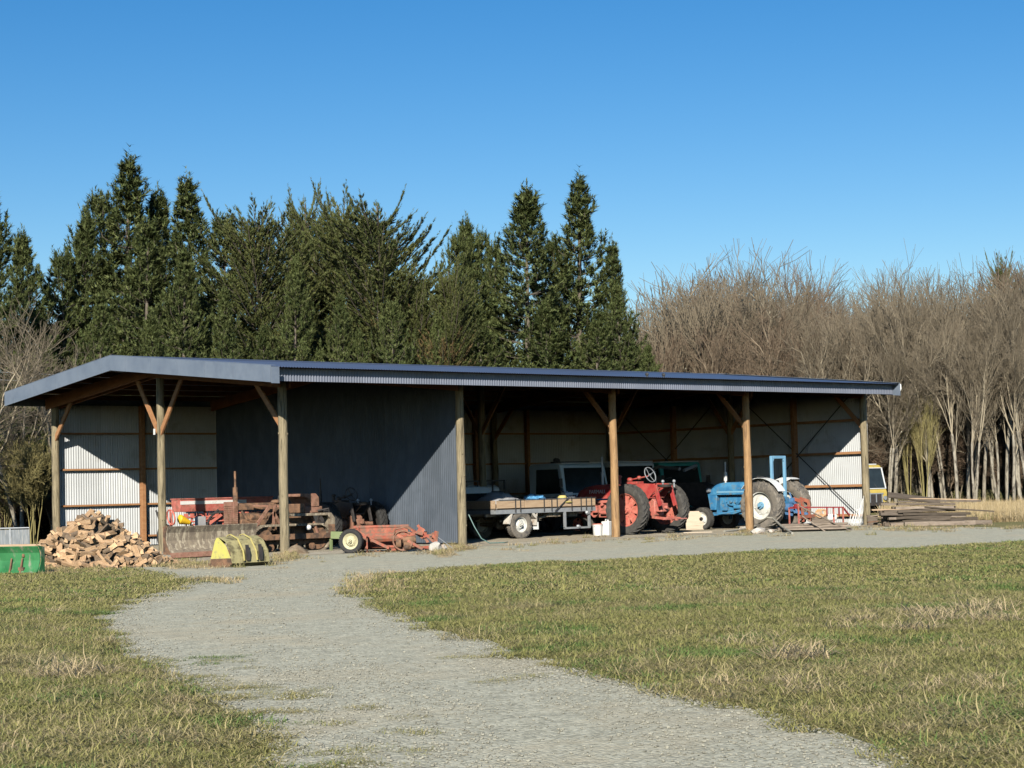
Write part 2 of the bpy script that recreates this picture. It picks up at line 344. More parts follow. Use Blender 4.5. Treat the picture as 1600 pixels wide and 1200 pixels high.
# ------------------------------------------------------------------ ground
def nz(x, y, s=1.0):
    from mathutils import noise as mn
    return mn.noise(Vector((x*s, y*s, 3.3)))
def gmat_grass():
    m = bpy.data.materials.new('paddock_turf'); m.use_nodes = True; N = m.node_tree.nodes; L = m.node_tree.links; b = N['Principled BSDF']
    b.inputs['Roughness'].default_value = .95; b.inputs['Specular IOR Level'].default_value = .1
    g = N.new('ShaderNodeNewGeometry').outputs['Position']
    def nn(s, d=6, r=.65):
        n = N.new('ShaderNodeTexNoise'); n.inputs['Scale'].default_value = s; n.inputs['Detail'].default_value = d; n.inputs['Roughness'].default_value = r; L.new(g, n.inputs['Vector']); return n.outputs['Fac']
    def rmp(f, st):
        r = N.new('ShaderNodeValToRGB'); L.new(f, r.inputs[0]); e = r.color_ramp.elements
        e[0].position, e[0].color = st[0][0], (*st[0][1], 1); e[1].position, e[1].color = st[-1][0], (*st[-1][1], 1)
        for p, c in st[1:-1]: x = e.new(p); x.color = (*c, 1)
        return r.outputs[0]
    c1 = rmp(nn(9), [(.3, (.12, .13, .045)), (.5, (.22, .205, .085)), (.7, (.36, .29, .14))])
    c2 = rmp(nn(.6, 4), [(.35, (.18, .19, .065)), (.65, (.33, .27, .13))])
    mx = N.new('ShaderNodeMix'); mx.data_type = 'RGBA'; mx.inputs[0].default_value = .45; L.new(c1, mx.inputs[6]); L.new(c2, mx.inputs[7])
    L.new(mx.outputs[2], b.inputs['Base Color'])
    bp = N.new('ShaderNodeBump'); bp.inputs['Strength'].default_value = .8; bp.inputs['Distance'].default_value = .05; L.new(nn(22), bp.inputs['Height']); L.new(bp.outputs[0], b.inputs['Normal'])
    return m
def gmat_gravel(name, ca, cb, cc):
    m = bpy.data.materials.new(name); m.use_nodes = True; N = m.node_tree.nodes; L = m.node_tree.links; b = N['Principled BSDF']
    b.inputs['Roughness'].default_value = .9; b.inputs['Specular IOR Level'].default_value = .2
    g = N.new('ShaderNodeNewGeometry').outputs['Position']
    def nn(s, d=5, r=.6):
        n = N.new('ShaderNodeTexNoise'); n.inputs['Scale'].default_value = s; n.inputs['Detail'].default_value = d; n.inputs['Roughness'].default_value = r; L.new(g, n.inputs['Vector']); return n.outputs['Fac']
    v = N.new('ShaderNodeTexVoronoi'); v.inputs['Scale'].default_value = 38; L.new(g, v.inputs['Vector'])
    r = N.new('ShaderNodeValToRGB'); L.new(v.outputs['Color'], r.inputs[0]); e = r.color_ramp.elements
    e[0].position = .1; e[0].color = (*ca, 1); e[1].position = .9; e[1].color = (*cb, 1)
    r2 = N.new('ShaderNodeMapRange'); r2.inputs[1].default_value = .5; r2.inputs[2].default_value = .72; L.new(nn(.45, 7, .7), r2.inputs[0])
    mx = N.new('ShaderNodeMix'); mx.data_type = 'RGBA'; L.new(r2.outputs[0], mx.inputs[0]); L.new(r.outputs[0], mx.inputs[6]); mx.inputs[7].default_value = (*cc, 1)
    sp = N.new('ShaderNodeMapRange'); sp.inputs[1].default_value = .3; sp.inputs[2].default_value = .7; sp.inputs[3].default_value = .72; sp.inputs[4].default_value = 1.12; L.new(nn(3.5, 9, .75), sp.inputs[0])
    hv = N.new('ShaderNodeHueSaturation'); L.new(mx.outputs[2], hv.inputs['Color']); L.new(sp.outputs[0], hv.inputs['Value']); L.new(hv.outputs[0], b.inputs['Base Color'])
    v2 = N.new('ShaderNodeTexVoronoi'); v2.inputs['Scale'].default_value = 55; L.new(g, v2.inputs['Vector'])
    ad = N.new('ShaderNodeMath'); L.new(v.outputs['Distance'], ad.inputs[0]); L.new(v2.outputs['Distance'], ad.inputs[1])
    bp = N.new('ShaderNodeBump'); bp.invert = True; bp.inputs['Strength'].default_value = .55; bp.inputs['Distance'].default_value = .012; L.new(ad.outputs[0], bp.inputs['Height']); L.new(bp.outputs[0], b.inputs['Normal'])
    return m
M['turf'] = gmat_grass(); M['gravel'] = gmat_gravel('crushed_gravel', (.37, .355, .255), (.67, .64, .475), (.58, .50, .33))
M['earth'] = gmat_gravel('dusty_earth', (.40, .34, .24), (.58, .52, .39), (.68, .63, .50))
g = MB(); g.add([(-400, -400, 0), (700, -400, 0), (700, 700, 0), (-400, 700, 0)], [(0, 1, 2, 3)])
tag(g.build('ground', 'turf', ang=0), kind='structure')
def ragged(pts, step=.25, amp=.16, sd=0):
    out = []
    for i in range(len(pts)):
        a = Vector(pts[i]); b = Vector(pts[(i+1) % len(pts)]); n = max(1, int((b-a).length/step))
        d = (b-a); nn_ = Vector((-d.y, d.x)).normalized() if d.length > 0 else Vector((0, 0))
        for k in range(n):
            p = a + d*k/n; p = p + nn_*(nz(p.x+sd, p.y, 1.7)*amp*.8 + nz(p.x+sd, p.y, 6)*amp*.4 + nz(p.x, p.y+sd, 17)*amp*.25); out.append((p.x, p.y))
    return out
def sheet(name, poly, z, m, kind='structure'):
    from mathutils.geometry import delaunay_2d_cdt
    n = len(poly); V_, _, F_, *_r = delaunay_2d_cdt([Vector(p) for p in poly], [], [list(range(n))], 1, 1e-5)
    fs = []
    for f in F_:
        a, b, c = (V_[k] for k in f[:3])
        fs.append(tuple(f) if (b-a).cross(c-a) > 0 else tuple(f)[::-1])
    me = bpy.data.meshes.new(name); me.from_pydata([(v.x, v.y, z) for v in V_], [], fs); me.update(); me.materials.append(M[m])
    o = bpy.data.objects.new(name, me); COL.objects.link(o); o['kind'] = kind; return o
px_left = [(150, 889), (225, 898), (285, 906), (290, 912), (250, 924), (208, 938), (178, 950), (158, 965), (150, 981), (163, 998), (186, 1016), (226, 1042), (262, 1064), (290, 1082), (335, 1104), (392, 1130), (412, 1160), (427, 1187), (434, 1200), (430, 1300), (300, 1500)]
px_right = [(2300, 1500), (1600, 1260), (1450, 1197), (1365, 1160), (1265, 1132), (1175, 1102), (1100, 1090), (1000, 1065), (925, 1052), (850, 1030), (800, 1020), (700, 988), (656, 972), (612, 955), (586, 942), (569, 931), (570, 918), (590, 907), (625, 899), (656, 895), (700, 889), (800, 881), (950, 876), (1050, 870), (1120, 867), (1250, 859), (1425, 857), (1600, 847), (1900, 838), (2300, 828)]
px_back = [(2300, 812), (1900, 821), (1600, 826), (1530, 824), (1380, 823)]
poly = [tuple(gp(*p)[:2]) for p in px_left+px_right+px_back]
shedpts = [(LEN-.1, -.7), (LEN-.1, 2), (-1.0, 2), (-2.8, -.3)]
TRACK = ragged(poly + shedpts, .3, .22)
sheet('gravel_track', TRACK, .006, 'gravel')
FLOOR = ragged([(-3.6, -2.6), (-1.5, -1.9), (4, -1.7), (10, -1.3), (16, -1.5), (20, -1.6), (LEN+1.2, -1.3), (LEN+1.0, QR+.4), (-.6, QR+.4), (-1.2, 6), (-4.5, 1.5)], .3, .35, 9)
sheet('shed_floor', FLOOR, .011, 'earth')

def inside(poly, P):
    P = np.asarray(P); x, y = P[:, 0], P[:, 1]; c = np.zeros(len(P), bool); n = len(poly)
    for i in range(n):
        x0, y0 = poly[i]; x1, y1 = poly[(i+1) % n]
        if y0 == y1: continue
        k = ((y0 > y) != (y1 > y)) & (x < (x1-x0)*(y-y0)/(y1-y0)+x0); c ^= k
    return c
def polydist(poly, P):
    P = np.asarray(P); d = np.full(len(P), 1e9); n = len(poly)
    for i in range(n):
        a = np.array(poly[i]); b = np.array(poly[(i+1) % n]); ab = b-a; L2 = max(ab@ab, 1e-9)
        t = np.clip(((P-a)@ab)/L2, 0, 1); q = a + t[:, None]*ab; d = np.minimum(d, np.hypot(*(P-q).T))
    return d

def np_mesh(name, V, F, m, attr=None, smooth=False):     # V (n,3), F (k,3|4)
    me = bpy.data.meshes.new(name); k = F.shape[1]
    me.vertices.add(len(V)); me.vertices.foreach_set('co', V.astype(np.float32).ravel())
    me.loops.add(F.size); me.loops.foreach_set('vertex_index', F.astype(np.int32).ravel())
    me.polygons.add(len(F)); me.polygons.foreach_set('loop_start', np.arange(0, F.size, k, dtype=np.int32))
    me.polygons.foreach_set('loop_total', np.full(len(F), k, dtype=np.int32))
    if smooth: me.polygons.foreach_set('use_smooth', np.ones(len(F), bool))
    me.update(calc_edges=True)
    if attr is not None:
        a = me.attributes.new('tint', 'FLOAT', 'POINT'); a.data.foreach_set('value', attr.astype(np.float32))
    for x in (m if isinstance(m, (list, tuple)) else [m]): me.materials.append(x)
    return me
def linked(name, me, parent=None, loc=None, rz=None):
    o = bpy.data.objects.new(name, me); COL.objects.link(o)
    if parent: o.parent = parent
    if loc is not None: o.location = loc
    if rz is not None: o.rotation_euler = (0, 0, rz)
    return o

def scatter(name, pts, rots, scl, idx, sources, m_list=None):
    """one object that carries many small copies by geometry nodes (uncountable ground cover)"""
    src = bpy.data.collections.new(name+'_source')
    for i, me in enumerate(sources):
        so = bpy.data.objects.new('%s_tuft_%02d' % (name, i), me); src.objects.link(so)
    me = bpy.data.meshes.new(name); me.vertices.add(len(pts)); me.vertices.foreach_set('co', np.asarray(pts, np.float32).ravel())
    for nm, ty, arr in (('rot', 'FLOAT_VECTOR', rots), ('scl', 'FLOAT_VECTOR', scl)):
        a = me.attributes.new(nm, ty, 'POINT'); a.data.foreach_set('vector', np.asarray(arr, np.float32).ravel())
    a = me.attributes.new('pick', 'INT', 'POINT'); a.data.foreach_set('value', np.asarray(idx, np.int32))
    o = bpy.data.objects.new(name, me); COL.objects.link(o)
    ng = bpy.data.node_groups.new(name+'_scatter', 'GeometryNodeTree')
    ng.interface.new_socket('Geometry', in_out='INPUT', socket_type='NodeSocketGeometry')
    ng.interface.new_socket('Geometry', in_out='OUTPUT', socket_type='NodeSocketGeometry')
    N = ng.nodes; L = ng.links; gi = N.new('NodeGroupInput'); go = N.new('NodeGroupOutput')
    ip = N.new('GeometryNodeInstanceOnPoints'); ci = N.new('GeometryNodeCollectionInfo'); ci.inputs['Collection'].default_value = src
    ci.inputs['Separate Children'].default_value = True; ci.inputs['Reset Children'].default_value = True
    def na(n, dt):
        x = N.new('GeometryNodeInputNamedAttribute'); x.data_type = dt; x.inputs['Name'].default_value = n
        return [s_ for s_ in x.outputs if s_.enabled and s_.name == 'Attribute'][0]
    L.new(gi.outputs[0], ip.inputs['Points']); L.new(ci.outputs[0], ip.inputs['Instance']); ip.inputs['Pick Instance'].default_value = True
    L.new(na('pick', 'INT'), ip.inputs['Instance Index']); L.new(na('rot', 'FLOAT_VECTOR'), ip.inputs['Rotation']); L.new(na('scl', 'FLOAT_VECTOR'), ip.inputs['Scale'])
    L.new(ip.outputs[0], go.inputs[0])
    md = o.modifiers.new('scatter', 'NODES'); md.node_group = ng
    o['kind'] = 'stuff'
    return o
# ------------------------------------------------------------------ wheels and machines (local +y is the nose, +x its right side)
def wheel(parent, c, R, W, rr, tm, rm, side=-1, ag=0, spokes=0, name='wheel', dish=.12, hub=None, hubm=None):
    ax = (1, 0, 0); c = Vector(c); z = side*W*dish
    b = MB(); q = Matrix.Translation(c) @ Matrix.Rotation(math.pi/2, 4, 'Y'); b.M = q      # local z of the wheel = vehicle x
    b.lathe([(rr*1.03, -W*.4), (rr*1.03, W*.4), (rr*.93, W*.34), (rr*.90, 0), (rr*.93, -W*.34)], n=32, closed=True)
    h = hub or rr*.3
    if spokes:
        b.lathe([(h*1.3, z-.02), (h*1.3, z+.02), (0.01, z+.02), (0.01, z-.02)], n=24)
        for k in range(spokes):
            a = 2*math.pi*k/spokes; d = Vector((math.cos(a), math.sin(a), 0)); e = Vector((-math.sin(a), math.cos(a), 0)); wd = rr*.17
            p = [d*h*1.1+e*wd*1.1, d*h*1.1-e*wd*1.1, d*rr*.92-e*wd*1.5, d*rr*.92+e*wd*1.5]
            b.add([v+Vector((0, 0, z+s_)) for s_ in (-.012, .012) for v in p], [(0, 1, 2, 3), (7, 6, 5, 4), (0, 4, 5, 1), (1, 5, 6, 2), (2, 6, 7, 3), (3, 7, 4, 0)])
    else:
        b.lathe([(rr*.93, z-.01), (rr*.7, z+side*-.02), (rr*.45, z+side*.03), (.01, z+side*.03), (.01, z+side*.02), (rr*.45, z+side*.02), (rr*.7, z-.03*side), (rr*.93, z-.02*side)], n=32, closed=True)
        for k in range(6):
            a = 2*math.pi*k/6+.3; b.box((math.cos(a)*rr*.62, math.sin(a)*rr*.62, z+side*.004), (rr*.12, rr*.12, .012))
    w_ = b.build(name, rm, parent)
    hb = MB(); hb.M = q; hb.cyl((0, 0, z), (0, 0, z+side*(.05+h*.3)), h, h*.75, 16); hb.cyl((0, 0, z+side*.04), (0, 0, z+side*(.09+h*.5)), h*.45, h*.35, 12)
    for k in range(6):
        a = 2*math.pi*k/6; hb.cyl((math.cos(a)*h*.75, math.sin(a)*h*.75, z), (math.cos(a)*h*.75, math.sin(a)*h*.75, z+side*(.07+h*.3)), .012, n=6)
    hb.build('hub', hubm or rm, w_)
    t = MB(); t.M = q
    t.lathe([(rr, -W*.40), (rr*1.08, -W*.46), ((R+rr)/2, -W*.52), (R*.93, -W*.5), (R*.975, -W*.40), (R*.985, -W*.15), (R*.985, W*.15), (R*.975, W*.4), (R*.93, W*.5), ((R+rr)/2, W*.52), (rr*1.08, W*.46), (rr, W*.4)], n=40, closed=True)
    if ag:
        for k in range(ag):
            for sd in (-1, 1):
                a0 = 2*math.pi*(k+(.5 if sd > 0 else 0))/ag; pr = []
                for i in range(4):
                    f = i/3; a = a0+f*1.5*math.pi/ag*1.6; zz = sd*W*(-.03+.52*f); r0 = R*(.97-.05*max(0, f-.66)*3)
                    pr.append((Vector((math.cos(a)*r0, math.sin(a)*r0, zz)), Vector((math.cos(a), math.sin(a), 0)), Vector((-math.sin(a), math.cos(a), 0))))
                lw = R*.035; lh = R*.055; vs = []
                for p, rad, tn in pr: vs += [p-rad*.02-tn*lw, p-rad*.02+tn*lw, p+rad*lh+tn*lw*.7, p+rad*lh-tn*lw*.7]
                fs = [(4*i+j, 4*i+(j+1) % 4, 4*i+4+(j+1) % 4, 4*i+4+j) for i in range(3) for j in range(4)] + [(3, 2, 1, 0), (12, 13, 14, 15)]
                t.add(vs, fs)
    else:
        nb = 36
        for k in range(nb):
            for zz in (-.33, 0, .33):
                a = 2*math.pi*(k+(.5 if zz == 0 else 0))/nb; t.box((math.cos(a)*R*.99, math.sin(a)*R*.99, zz*W), (R*.035, R*.10, W*.24), (0, 0, a))
    t.build('tyre', tm, w_)
    return w_
def lettering(txt, size, m, parent, loc, rot, name='lettering', th=.004):
    cu = bpy.data.curves.new('txt', 'FONT'); cu.body = txt; cu.size = size; cu.extrude = th; cu.align_x = 'CENTER'
    t = bpy.data.objects.new('txt', cu); COL.objects.link(t); bpy.context.view_layer.update()
    me = bpy.data.meshes.new_from_object(t.evaluated_get(bpy.context.evaluated_depsgraph_get())); me.materials.clear(); me.materials.append(M[m]); me.name = name
    bpy.data.objects.remove(t); bpy.data.curves.remove(cu)
    o = bpy.data.objects.new(name, me); COL.objects.link(o); o.parent = parent; o.location = loc; o.rotation_euler = rot; return o
def steering_wheel(parent, c, tilt, r=.21, m='wire', col=None):
    b = MB(); b.at(c, (tilt, 0, 0)); b.tube([(r*math.cos(a*math.pi/12), r*math.sin(a*math.pi/12), 0) for a in range(25)], .014, 8, cap=False)
    for k in range(4): a = k*math.pi/2+.4; b.bar((0, 0, -.03), (r*math.cos(a), r*math.sin(a), 0), .014)
    b.cyl((0, 0, -.05), (0, 0, .01), .03); o = b.build('steering_wheel', m, parent)
    return o

def row_crop(label, loc, rz, paint, pale, rim, tyre, txt=None, k=1.0):
    t = thing('row_crop_tractor', label, 'tractor', loc, rz); t.scale = (k, k, k)
    tr = .88
    for sx in (-1, 1):
        wheel(t, (sx*tr, 0, .70), .70, .30, .46, tyre, rim, -1 if sx < 0 else 1, ag=24, spokes=8, name='rear_wheel', dish=.15 if sx < 0 else .15, hub=.14)
    for sx in (-1, 1): wheel(t, (sx*.17, 2.42, .29), .29, .15, .19, tyre, rim, sx, spokes=5, name='front_wheel', dish=.35, hub=.06)
    b = MB(); b.prism([(-.42, .52), (-.42, .92), (-.25, 1.05), (.35, 1.05), (.75, .98), (.75, .55), (.3, .45), (-.2, .45)], -.2, .2); b.cyl((-.95, 0, .70), (.95, 0, .70), .085, n=16)
    b.cyl((-.5, 0, .70), (-.2, 0, .70), .13, .17, 16); b.cyl((.5, 0, .70), (.2, 0, .70), .13, .17, 16)
    b.build('transmission', pale, t, bevel=.02)
    b = MB(); b.prism([(.75, .58), (.75, .98), (1.95, .98), (2.05, .6), (1.9, .48), (.9, .48)], -.14, .14)
    for i in range(4): b.cyl((-.15, 1.0+.25*i, .85), (-.24, 1.0+.25*i, .85), .05, n=10)
    b.box((-.19, 1.4, .93), (.09, .95, .08)); b.cyl((-.2, 1.2, .62), (-.2, 1.55, .62), .06); b.box((-.2, 1.75, .72), (.12, .16, .2)); b.cyl((-.22, .95, .7), (-.3, .95, .7), .07)
    b.build('engine', pale, t, bevel=.01)
    b = MB()
    secs = [(.62, .24, 1.40, 1.02), (1.2, .25, 1.43, 1.02), (1.8, .25, 1.42, 1.02), (2.15, .245, 1.36, 1.02), (2.38, .22, 1.26, 1.03), (2.48, .17, 1.12, 1.05)]
    vs = []; n = 12
    for y, hw, zt, zb in secs:
        for i in range(n):
            a = math.pi*i/(n-1); x = -hw*math.cos(a); zz = zb+(zt-zb)*(math.sin(a)**.45 if 0 < i < n-1 else 0); x = -hw*(abs(math.cos(a))**.6)*(1 if math.cos(a) > 0 else -1)
            vs.append((x, y, zz))
    fs = [(j*n+i, j*n+i+1, (j+1)*n+i+1, (j+1)*n+i) for j in range(len(secs)-1) for i in range(n-1)]+[tuple(range(n)), tuple(range((len(secs)-1)*n, len(secs)*n))[::-1]]
    fs += [(j*n, (j+1)*n, (j+1)*n+n-1, j*n+n-1) for j in range(len(secs)-1)]
    b.add(vs, fs); hood = b.build('bonnet', paint, t)
    if txt: lettering(txt, .15, 'chalk', hood, (-.2535, 1.62, 1.17), (math.pi/2, 0, -math.pi/2))
    b = MB(); b.prism([(2.12, 1.05), (2.42, 1.05), (2.40, .62), (2.15, .62)], -.2, .2); 
    for i in range(9): b.box((0, 2.415, .66+.043*i), (.36, .02, .015))
    b.build('grille', paint, t)
    b = MB(); b.prism([(2.2, .62), (2.5, .62), (2.48, .34), (2.36, .34)], -.08, .08); b.cyl((-.2, 2.42, .3), (.2, 2.42, .3), .035); b.box((0, 2.2, .56), (.5, .12, .08)); b.build('front_pedestal', paint, t, bevel=.01)
    b = MB(); b.cyl((-.1, 1.55, 1.42), (-.1, 1.55, 1.78), .045, n=14); b.cyl((-.1, 1.55, 1.78), (-.1, 1.55, 2.2), .022, n=10); b.build('exhaust', 'galv' if txt else 'dark', t)
    b = MB(); b.cyl((.12, 1.1, 1.42), (.12, 1.1, 1.6), .05); b.lump((.12, 1.1, 1.63), (.08, .08, .05), 1, .02); b.build('air_intake', paint, t)
    b = MB(); b.box((0, .45, 1.44), (.3, .42, .08)); b.lump((0, .62, 1.53), (.08, .1, .07), 2, .03); b.bar((0, .7, 1.52), (0, -.05, 1.62), .04); b.lump((0, .28, 1.58), (.07, .07, .06), 2, .03)
    b.box((0, .38, 1.22), (.2, .35, .36)); b.build('steering_support', paint, t, bevel=.01)
    steering_wheel(t, (0, -.12, 1.66), math.radians(68), .22, 'galv' if txt else 'dark')
    b = MB()
    for sx in (-1, 1):       # broad red side arms that sweep down behind the driver's place
        b.prism([(-.10, 1.42), (.45, 1.36), (.30, 1.12), (-.22, .90), (-.62, 1.30), (-.50, 1.40)], sx*.33-.015, sx*.33+.015)
        b.bar((sx*.33, -.55, 1.36), (sx*.33, -.72, .78), .05, .12); b.bar((sx*.33, .5, 1.3), (sx*.2, .8, 1.0), .05, .1)
    b.box((0, -.1, 1.02), (.66, .5, .03)); b.build('side_arms', paint, t, bevel=.006)
    b = MB(); b.lathe([(.01, .0), (.19, .03), (.21, .10), (.20, .10), (.18, .045), (.01, .015)], (0, -.62, 1.28), n=20); b.bar((0, -.62, 1.28), (0, -.2, 1.0), .05, .02); b.build('seat', 'dark', t)
    for i, x in enumerate((-.12, .38)):
        b = MB(); b.lump((x, -.66, 1.46), (.05, .05, .05), i, .02); b.cyl((x, -.66, 1.3), (x, -.66, 1.45), .02); b.build('rear_lamp', 'galv', t)
    b = MB(); b.box((-.02, -.52, .74), (.3, .22, .24)); b.cyl((-.02, -.62, .74), (-.02, -.72, .74), .05); b.build('power_take_off', pale, t, bevel=.015)
    b = MB()
    for sx in (-1, 1): b.bar((sx*.26, -.2, .5), (sx*.26, -.95, .42), .03, .07)
    b.bar((-.5, -.95, .42), (.5, -.95, .42), .07, .03); b.bar((0, -.3, .45), (0, -1.05, .4), .05); b.build('drawbar', pale, t)
    b = MB(); b.bar((-.12, .1, 1.05), (-.25, -.2, 1.32), .02); b.lump((-.25, -.2, 1.33), (.025, .025, .025), 1, .0); b.build('lever', 'dark', t)
    b = MB(); b.bar((.16, .0, 1.05), (.2, -.3, 1.28), .02); b.build('lever', 'dark', t)
    return t
P_ = gp(985, 837)
row_crop('red row crop tractor with big lugged rear tyres behind the third front post', (13.06, 1.28, .0), math.radians(6), 'red', 'redpale', 'redrim', 'tyre', 'FARMALL')
row_crop('derelict dark rusty tractor standing against the blue partition wall', (4.25, 3.3, 0), math.radians(-2), 'dark', 'rustred', 'dark', 'black', None, .80)

# blue utility tractor
def blue_tractor():
    t = thing('blue_tractor', 'sky blue tractor with white wheel rims, white rear fenders and a pale blue roll bar', 'tractor', (17.36, .32, 0), math.radians(5))
    wheel(t, (-.64, 0, .70), .70, .36, .40, 'tyremud', 'whiterim', -1, ag=22, name='rear_wheel', hub=.12, hubm=M['tbl2'])
    wheel(t, (.64, 0, .70), .70, .36, .40, 'tyremud', 'whiterim', 1, ag=22, name='rear_wheel', hub=.12, hubm=M['tbl2'])
    for sx in (-1, 1): wheel(t, (sx*.62, 2.2, .335), .335, .19, .2, 'tyre', 'whiterim', sx, name='front_wheel', hub=.055, hubm=M['dark'], dish=.28)
    b = MB(); b.prism([(-.35, .48), (-.35, .92), (.2, 1.02), (.95, .98), (.95, .55), (.3, .45)], -.19, .19); b.cyl((-.6, 0, .7), (.6, 0, .7), .1, n=16); b.cyl((-.38, 0, .7), (.38, 0, .7), .16, n=16); b.build('transmission', 'tbl', t, bevel=.02)
    b = MB(); b.box((0, 1.45, .74), (.26, 1.0, .5)); b.box((0, 1.5, .52), (.34, 1.1, .14))
    for i in range(4): b.cyl((-.13, 1.1+.2*i, .82), (-.2, 1.1+.2*i, .82), .045, n=8)
    b.cyl((-.2, 1.05, .66), (-.2, 1.35, .66), .07); b.box((-.19, 1.7, .66), (.1, .18, .2)); b.tube([(-.2, 1.0, .9), (-.24, 1.3, .72), (-.2, 1.8, .78)], .02)
    b.build('engine', 'tbl', t, bevel=.01)
    b = MB(); secs = [(.55, .27, 1.38, 1.03), (1.2, .27, 1.40, 1.03), (1.75, .265, 1.40, 1.03), (2.05, .25, 1.36, 1.03), (2.25, .235, 1.27, 1.03), (2.32, .23, 1.15, 1.03)]
    n = 12; vs = []
    for y, hw, zt, zb in secs:
        for i in range(n):
            a = math.pi*i/(n-1); x = -hw*(abs(math.cos(a))**.45)*(1 if math.cos(a) > 0 else -1); vs.append((x, y, zb+(zt-zb)*(math.sin(a)**.5 if 0 < i < n-1 else 0)))
    fs = [(j*n+i, j*n+i+1, (j+1)*n+i+1, (j+1)*n+i) for j in range(len(secs)-1) for i in range(n-1)]+[tuple(range(n)), tuple(range((len(secs)-1)*n, len(secs)*n))[::-1]]+[(j*n, (j+1)*n, (j+1)*n+n-1, j*n+n-1) for j in range(len(secs)-1)]
    b.add(vs, fs); hood = b.build('bonnet', 'tbl', t)
    b = MB(); b.box((-.272, 1.3, 1.11), (.006, 1.3, .05)); b.build('bonnet_stripe', 'tbl2', hood)
    b = MB(); b.prism([(1.98, 1.028), (2.32, 1.028), (2.24, .58), (2.02, .58)], -.235, .235); nose = b.build('nose_cowl', 'tbl', t, bevel=.015)
    b = MB()
    for i in range(7): b.box((0, 2.31-.006*i, 1.0-.055*i), (.36, .012, .02))
    b.build('grille', 'dark', nose)
    b = MB(); b.cyl((-.29, 2.18, 1.17), (-.29, 2.27, 1.17), .055, .075, 14); b.build('headlight', 'galv', t)
    b = MB(); b.cyl((.29, 2.18, 1.17), (.29, 2.27, 1.17), .055, .075, 14); b.build('headlight', 'galv', t)
    b = MB(); b.box((0, 2.08, .46), (1.2, .09, .1)); b.box((0, 2.1, .52), (.2, .25, .14))
    for sx in (-1, 1): b.cyl((sx*.56, 2.08, .3), (sx*.56, 2.08, .58), .035)
    b.bar((-.5, 2.0, .42), (-.25, .9, .6), .035); b.build('front_axle', 'tbl', t, bevel=.008)
    b = MB(); b.cyl((-.12, 1.72, 1.38), (-.12, 1.72, 1.44), .03); b.cyl((-.12, 1.72, 1.44), (-.12, 1.72, 1.70), .052, n=14); b.cyl((-.12, 1.72, 1.70), (-.12, 1.72, 2.0), .02, n=10); b.build('exhaust', 'white', t)
    for sx in (-1, 1):
        b = MB(); r = .80; pts = [(r*math.cos(a), .70+r*math.sin(a)) for a in [math.radians((30 if sx > 0 else 38)+i*(5.8 if sx > 0 else 8)) for i in range(15)]]
        b.strip(pts, sx*.46, sx*.80, .012)
        inner = [(.74*math.cos(math.radians(a)), .70+.80*math.sin(math.radians(a))) for a in (range(30, 113, 8) if sx > 0 else range(38, 152, 9))]
        b.prism(inner, sx*.445, sx*.460); b.build('fender', 'fender', t)
    b = MB(); b.box((0, .14, 1.13), (.4, .34, .06)); b.prism([(-.06, 1.14), (0.0, 1.42), (.05, 1.42), (0.0, 1.14)], -.2, .2); b.build('seat', 'dark', t, bevel=.02)
    steering_wheel(t, (0, .42, 1.46), math.radians(28), .2, 'wire')
    b = MB(); b.bar((0, .62, 1.1), (0, .44, 1.44), .05); b.build('steering_column', 'tbl', t)
    b = MB(); b.box((-.31, -.12, 1.2), (.09, .07, 1.85)); b.box((.31, -.12, 1.2), (.09, .07, 1.85)); b.box((0, -.12, 2.085), (.53, .07, .085))
    for sx in (-1, 1): b.prism([(sx*.265, 2.04), (sx*.2, 2.04), (sx*.265, 1.95)], -.15, -.09, 'y')
    b.build('roll_bar', 'tbl2', t, bevel=.008)
    b = MB()
    for sx in (-1, 1): b.bar((sx*.3, -.1, .55), (sx*.38, -.85, .42), .04, .07); b.bar((sx*.34, -.5, .48), (sx*.28, -.3, 1.05), .035)
    b.cyl((-.1, -.45, .62), (-.1, -.62, .62), .12); b.cyl((.12, -.45, .8), (.12, -.6, .8), .1); b.build('three_point_linkage', 'navy', t)
    b = MB(); b.prism([(-.90, .82), (-.55, .92), (-.5, .84), (-.80, .74), (-.82, .2), (-.90, .2)], .10, .14); b.prism([(-.90, .82), (-.55, .92), (-.5, .84), (-.80, .74), (-.82, .2), (-.90, .2)], .42, .46)
    b.box((.27, -.87, .35), (.7, .1, .1)); b.build('lift_frame', 'mower', t, bevel=.006)
    return t
blue_tractor()

